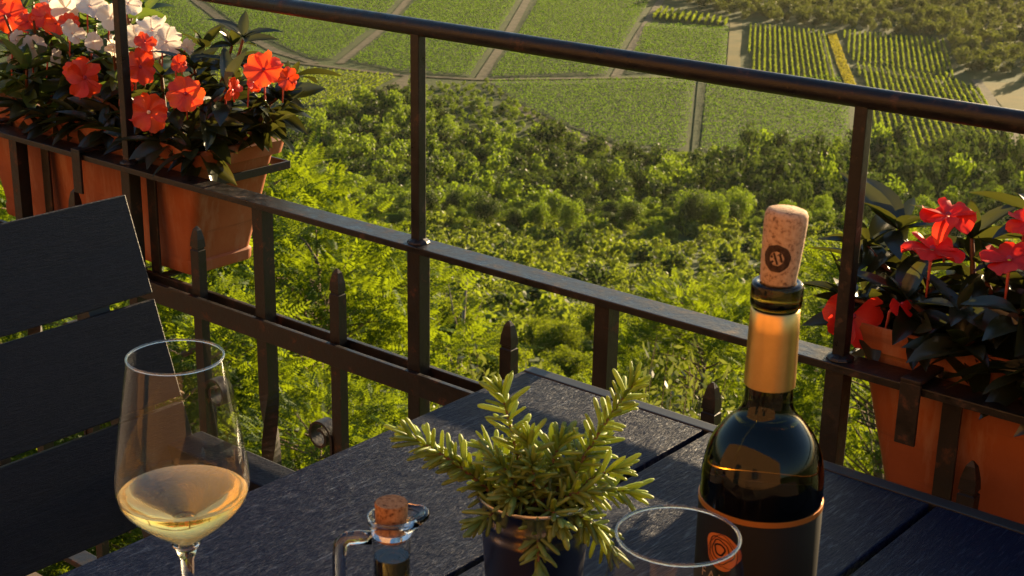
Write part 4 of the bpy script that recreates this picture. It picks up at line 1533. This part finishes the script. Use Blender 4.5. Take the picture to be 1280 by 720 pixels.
open_lathe(mb, [(RL - 0.0002, 0.1768), (RL + 0.00025, 0.1769), (RL + 0.00025, 0.1803), (RL - 0.0002, 0.1804)], BC, 96)
build('gold_band', mb, COPPER, lb, sharp=60)
# direction from the axis to the viewer: angle zero of the printed marks
to_cam = math.atan2(-BC[1], -BC[0])


def wrap(s, z, off=0.0004, R=RL):
    """s = arc length to the right as seen from the camera"""
    a = to_cam + s / R
    return (BC[0] + (R + off) * math.cos(a), BC[1] + (R + off) * math.sin(a), BC[2] + z)


def printed(name, polys, m, parent, off):
    mb = MB()
    for outer in polys:
        n = len(outer)
        c = np.mean(outer, 0)
        rings = [np.array(outer) * k + c * (1 - k) for k in (1.0, 0.66, 0.33)]
        pts = [wrap(p[0], p[1], off) for r in rings for p in r] + [wrap(c[0], c[1], off)]
        ff = []
        for i in range(2):
            for q in range(n):
                ff.append((i * n + q, i * n + (q + 1) % n, (i + 1) * n + (q + 1) % n, (i + 1) * n + q))
        for q in range(n):
            ff.append((2 * n + q, 2 * n + (q + 1) % n, 3 * n))
        mb.add(pts, ff)
    return build(name, mb, m, parent)


def band(name, path, w, m, parent, off, closed=True):
    p = np.array(path, float)
    t = norm(np.roll(p, -1, 0) - np.roll(p, 1, 0)) if closed else norm(np.gradient(p, axis=0))
    nn = np.stack([-t[:, 1], t[:, 0]], 1) * w / 2
    a, b = p + nn, p - nn
    n = len(p)
    mb = MB().add([wrap(q[0], q[1], off) for q in a] + [wrap(q[0], q[1], off) for q in b],
                  [(i, (i + 1) % n, n + (i + 1) % n, n + i) for i in range(n if closed else n - 1)])
    return mb


ES, EZ = -0.0215, 0.1550
th = np.linspace(0, 2 * math.pi, 48, endpoint=False)
def blob(r, wob, ph, sx=1.0, cx=0.0, cz=0.0):
    rr = r * (1 + wob * np.sin(3 * th + ph) + wob * 0.6 * np.sin(5 * th + 2 * ph))
    return np.stack([ES + cx + sx * rr * np.cos(th), EZ + cz + rr * np.sin(th)], 1)
em = printed('emblem', [blob(0.0122, 0.06, 0.6, 1.02).tolist()], EMBLEM, lb, 0.0004)
mb = MB()
for r, w, ph, cx, cz in [(0.0088, 0.0006, 1.2, -0.0008, 0.0006), (0.0062, 0.0008, 2.2, -0.0012, 0.001), (0.0036, 0.0012, 0.4, -0.0014, 0.0012), (0.0105, 0.0004, 3.0, 0.0003, -0.0002)]:
    q = band('x', blob(r, 0.07, ph, 1.0, cx, cz), w, LABEL, lb, 0.0007)
    mb.v += q.v; mb.f += [tuple(i + mb.n for i in f) for f in q.f]; mb.mi += q.mi; mb.var += q.var; mb.n += q.n
build('emblem_lines', mb, LABEL, em)


def lettering(text, size, s0, z0, m, parent, name, off=0.0005, spacing=1.35):
    cu = bpy.data.curves.new('lettering_curve', 'FONT')
    cu.body = text
    cu.size = size
    cu.space_character = spacing
    cu.resolution_u = 3
    ob = bpy.data.objects.new('lettering_source', cu)
    COL.objects.link(ob)
    dg = bpy.context.evaluated_depsgraph_get()
    me = bpy.data.meshes.new_from_object(ob.evaluated_get(dg))
    COL.objects.unlink(ob)
    bpy.data.objects.remove(ob)
    w = max((v.co.x for v in me.vertices), default=0)
    off_p = np.array(parent.location)
    pp = parent.parent
    while pp is not None:
        off_p = off_p + np.array(pp.location)
        pp = pp.parent
    for v in me.vertices:
        v.co = Vector(np.array(wrap(s0 + v.co.x - w / 2, z0 + v.co.y, off)) - off_p)
    me.materials.clear()
    me.materials.append(m)
    return link(name, me, parent)


lettering('FAKIN', 0.0098, ES + 0.0005, EZ - 0.0225, LETTER, lb, 'lettering')

# cork in the bottle mouth, leaning a little
ck = thing('bottle_cork', 'long pale cork with a round dark stamp standing in the wine bottle mouth', 'cork', BC + np.array([0, 0, 0.3185]))
ax = norm(np.array([0.045, 0.03, 1.0]))
e1 = norm(np.cross(np.array([0, 1.0, 0]), ax)); e2 = np.cross(ax, e1)
TL = np.stack([e1, e2, ax], 1)
mb = MB()
cc = BC + np.array([0.0, 0, 0.3182])
lathe(mb, [(0.0100, 0.0), (0.0106, 0.002), (0.0114, 0.012), (0.0122, 0.026), (0.0127, 0.038), (0.0125, 0.0425), (0.0115, 0.0448), (0.009, 0.0458), (0.0, 0.0460)], cc, 48, tilt=TL)
cb = build('cork_body', mb, CORK, ck)
mb = MB()
sa = math.atan2(-BC[1], -BC[0]) - 0.22
def cwrap(a, z, off):
    r = np.interp(z, [0.0, 0.002, 0.012, 0.026, 0.038], [0.01, 0.0106, 0.0114, 0.0122, 0.0127]) + off
    aa = sa + a / 0.012
    return cc + TL @ np.array([r * math.cos(aa), r * math.sin(aa), z])
def stamp_ring(r0, r1, z0=0.0185, n=54, wob=0.02):
    t = np.linspace(0, 2 * math.pi, n, endpoint=False)
    V = []
    for rr in (r0, (r0 + r1) / 2, r1):
        for q in t:
            k = rr * (1 + wob * math.sin(9 * q))
            V.append(cwrap(k * math.cos(q), z0 + k * math.sin(q), 0.0002))
    mb.add(V, [(i * n + q, i * n + (q + 1) % n, (i + 1) * n + (q + 1) % n, (i + 1) * n + q) for i in range(2) for q in range(n)])
stamp_ring(0.0043, 0.0084)
for x0_, z0_, x1_, z1_ in [(-0.0032, -0.003, 0.0022, 0.0036), (-0.002, 0.0034, 0.0008, -0.0036), (-0.0036, 0.0008, 0.0036, -0.0012), (0.0014, 0.0034, 0.0034, -0.0018)]:
    a_, b_ = np.array([x0_, z0_]), np.array([x1_, z1_])
    nn = np.array([-(b_ - a_)[1], (b_ - a_)[0]]); nn = nn / np.linalg.norm(nn) * 0.00065
    q = [a_ + nn, b_ + nn, b_ - nn, a_ - nn]
    mb.add([cwrap(p[0], 0.0185 + p[1], 0.00025) for p in q], [(0, 1, 2, 3)])
build('stamp', mb, STAMP, cb)

# ------------------------------------------------------------------ oil bottle with handle and spout
OC = np.array([-0.560, 0.575, TZ + 0.0008])
ob = thing('oil_bottle', 'small clear glass oil bottle with a looped handle and a pouring lip', 'bottle', OC)
RX = norm(np.array([0.77, 0.64, 0]))
ZN = 0.178
mb = MB()
open_lathe(mb, [(0.0005, 0.002), (0.026, 0.002), (0.030, 0.006), (0.030, 0.085), (0.027, 0.098), (0.018, 0.112), (0.0125, 0.124), (0.0112, 0.136), (0.0112, ZN - 0.006), (0.0118, ZN)], OC, 48)
build('glass_body', mb, GLASS, ob)
mb = MB()
n = 48
t = np.linspace(0, 2 * math.pi, n, endpoint=False)
RY = np.cross([0, 0, 1], RX)
V, Fq = [], []
sect = [(0.0, -0.009, 0), (0.25, -0.0045, 0), (0.85, -0.0022, 1), (1.08, 0.0004, 1), (1.10, 0.0026, 1), (0.98, 0.0040, 1), (0.82, 0.0030, 1), (0.35, 0.0008, 0), (0.0, -0.0016, 0)]
for q in t:
    r_out = 0.0142 + 0.0075 * max(0, math.cos(q)) ** 3
    rise = 0.0028 * max(0, math.cos(q)) ** 2
    for k_, z_, l_ in sect:
        r_in = 0.0118 if z_ < -0.003 else 0.0104
        r = r_in + (r_out - r_in) * k_
        V.append(OC + RX * r * math.cos(q) + RY * r * math.sin(q) + np.array([0, 0, ZN + z_ + rise * l_]))
m_ = len(sect)
for i in range(n):
    for j in range(m_):
        Fq.append((i * m_ + j, ((i + 1) % n) * m_ + j, ((i + 1) % n) * m_ + (j + 1) % m_, i * m_ + (j + 1) % m_))
mb.add(V, Fq)
build('pouring_lip', mb, GLASS_RIM, ob)
mb = MB()
hp = [OC - RX * 0.0115 + np.array([0, 0, ZN - 0.012]), OC - RX * 0.020 + np.array([0, 0, ZN - 0.0115]), OC - RX * 0.027 + np.array([0, 0, ZN - 0.0125]), OC - RX * 0.0305 + np.array([0, 0, ZN - 0.016]), OC - RX * 0.0315 + np.array([0, 0, ZN - 0.024]),
      OC - RX * 0.0315 + np.array([0, 0, ZN - 0.06]), OC - RX * 0.031 + np.array([0, 0, 0.115]), OC - RX * 0.028 + np.array([0, 0, 0.10]), OC - RX * 0.024 + np.array([0, 0, 0.097])]
tube(mb, hp, 0.0043, 14)
build('handle', mb, GLASS_RIM, ob)
mb = MB()
lathe(mb, [(0.0, 0.003), (0.0285, 0.0035), (0.0292, 0.008), (0.0292, 0.084), (0.0262, 0.097), (0.0172, 0.111), (0.0118, 0.124), (0.0105, 0.136), (0.0105, 0.1545), (0.0, 0.1545)], OC, 40)
build('oil', mb, OIL, ob, sharp=50)
oc = thing('oil_bottle_cork', 'short brown cork plugging the small glass oil bottle', 'cork', OC + np.array([0, 0, ZN]))
mb = MB()
lathe(mb, [(0.0, ZN - 0.012), (0.0088, ZN - 0.012), (0.0092, ZN - 0.006), (0.0099, ZN + 0.011), (0.0094, ZN + 0.0122), (0.0, ZN + 0.0124)], OC, 40)
build('cork_body', mb, CORK_DARK, oc, sharp=50)

# ------------------------------------------------------------------ rosemary
PC = np.array([-0.595, 0.758, TZ + 0.0008])
bk = thing('metal_pot', 'small shiny galvanised metal pot holding the rosemary', 'pot', PC)
mb = MB()
HB = 0.100
pr = [(0.0, 0.002), (0.030, 0.002), (0.0312, 0.0), (0.0318, 0.003), (0.0382, 0.074), (0.0392, 0.0762), (0.0386, 0.0785), (0.0390, 0.0835), (0.0402, 0.0857), (0.0396, 0.088), (0.0408, 0.0975), (0.0422, 0.0985), (0.0430, 0.1), (0.0422, 0.1015), (0.0408, 0.1005), (0.0402, 0.096), (0.038, 0.075), (0.037, 0.07), (0.0, 0.07)]
pr = [(r, z * 1.17) for r, z in pr]
lathe(mb, pr, PC, 64)
build('pail', mb, ZINC, bk, sharp=70)
mb = MB()
lathe(mb, [(0.0, 0.106), (0.0392, 0.1055)], PC, 40)
build('soil', mb, SOIL, bk)
ry = thing('rosemary', 'bushy green rosemary sprigs growing out of the metal pot', 'herb', PC + np.array([0, 0, 0.09]))
rr_ = np.random.default_rng(5)
PXM = 1.077 / 1874.5
RH3 = norm(np.array([R_[0], R_[1], 0])); FH3 = np.array([FH[0], FH[1], 0])
base0 = PC + np.array([0, 0, 0.09])
tips = [(-152, -128, -0.01), (-45, -172, 0.01), (-112, -98, 0.0), (-12, -118, 0.0), (30, -112, 0.01), (118, -178, 0.02), (98, -84, 0.0), (72, -36, -0.03), (4, 8, -0.055), (116, -44, 0.015), (-58, -92, 0.02), (20, -92, 0.03), (62, -70, -0.02), (-30, -66, -0.025), (28, -52, -0.04), (-5, -98, -0.015), (78, -95, 0.03), (92, 6, -0.015), (-66, -40, -0.03), (-45, -104, -0.02)]
st = MB()
NL, NA, NS = [], [], []
for dx, dy, dd in tips:
    tip = base0 + RH3 * dx * PXM + np.array([0, 0, -dy * PXM / 0.945 - 0.006]) + FH3 * dd
    b = base0 + np.array([0, 0, 0.013]) + (RH3 * dx * PXM + FH3 * dd) * 0.22
    ctrl = b * 0.5 + tip * 0.5 + np.array([0, 0, 0.010 if dy < -30 else 0.022])
    s_ = np.linspace(0, 1, 14)[:, None]
    path = (1 - s_) ** 2 * b + 2 * s_ * (1 - s_) * ctrl + s_ ** 2 * tip
    st = MB()
    tube(st, path, np.linspace(0.0016, 0.0008, 14), 6, False)
    build('stem', st, ROSE_STEM, ry)
    Lq = np.linalg.norm(np.diff(path, axis=0), axis=1).sum()
    cnt = int(Lq / 0.0018) + 10
    ph = rr_.uniform(0, 6.28)
    for i in range(cnt):
        q = min(1.0, 0.12 + 0.88 * i / max(1, cnt - 8))
        j = min(12, int(q * 13))
        p = path[j] + (path[j + 1] - path[j]) * (q * 13 - j)
        T = norm(path[j + 1] - path[j])
        ang = ph + i * 2.4
        e1_ = norm(np.cross(T, [0.3, 0.2, 0.9])); e2_ = np.cross(T, e1_)
        opening = (0.95 if i < cnt - 14 else 0.32 + 0.35 * (cnt - i) / 14) + rr_.normal(0, 0.12)
        d = T * math.cos(opening) + (e1_ * math.cos(ang) + e2_ * math.sin(ang)) * math.sin(opening)
        NL.append(p); NA.append(norm(d)); NS.append(rr_.uniform(0.014, 0.023) * (1.0 if i < cnt - 6 else 0.75))
NL, NA, NS = np.array(NL), np.array(NA), np.array(NS)
# needle: a plump narrow leaf
rows = [(0.0, 0.04), (0.12, 0.075), (0.5, 0.098), (0.85, 0.088), (0.96, 0.055), (1.0, 0.008)]
nvv, nff = [], []
for y, w in rows:
    for q in range(6):
        a = q * math.pi / 3
        nvv.append((w * 1.12 * math.cos(a), y, w * 0.72 * math.sin(a) - 0.10 * y * y))
for i in range(len(rows) - 1):
    for q in range(6):
        nff.append((i * 6 + q, i * 6 + (q + 1) % 6, i * 6 + 6 + (q + 1) % 6, i * 6 + 6 + q))
fr = frames(NA, np.array([0, 0, 1.0]) + rr_.normal(0, 0.3, NA.shape))
v, f = inst(np.array(nvv), nff, fr, NL, NS)
big('needles', v - np.array(ry.location), f, ROSEMARY, ry, var=np.repeat(np.clip(rr_.normal(0.5, 0.25, len(NL)), 0, 1), len(nvv)), smooth=True)

# ------------------------------------------------------------------ the evening air
hm, nt, out = mat('haze')
pv = nt.nodes.new('ShaderNodeVolumePrincipled')
pv.inputs['Color'].default_value = (0.95, 0.88, 0.74, 1)
pv.inputs['Density'].default_value = 0.000022
pv.inputs['Anisotropy'].default_value = 0.35
nt.links.new(pv.outputs[0], out.inputs['Volume'])
mb = MB()
box(mb, (-1500, -400, float(KZ.min()) - 1.5), (1500, 1500, CAM_Z + 6.0))
tag(build('haze', mb, hm, smooth=False), kind='stuff')
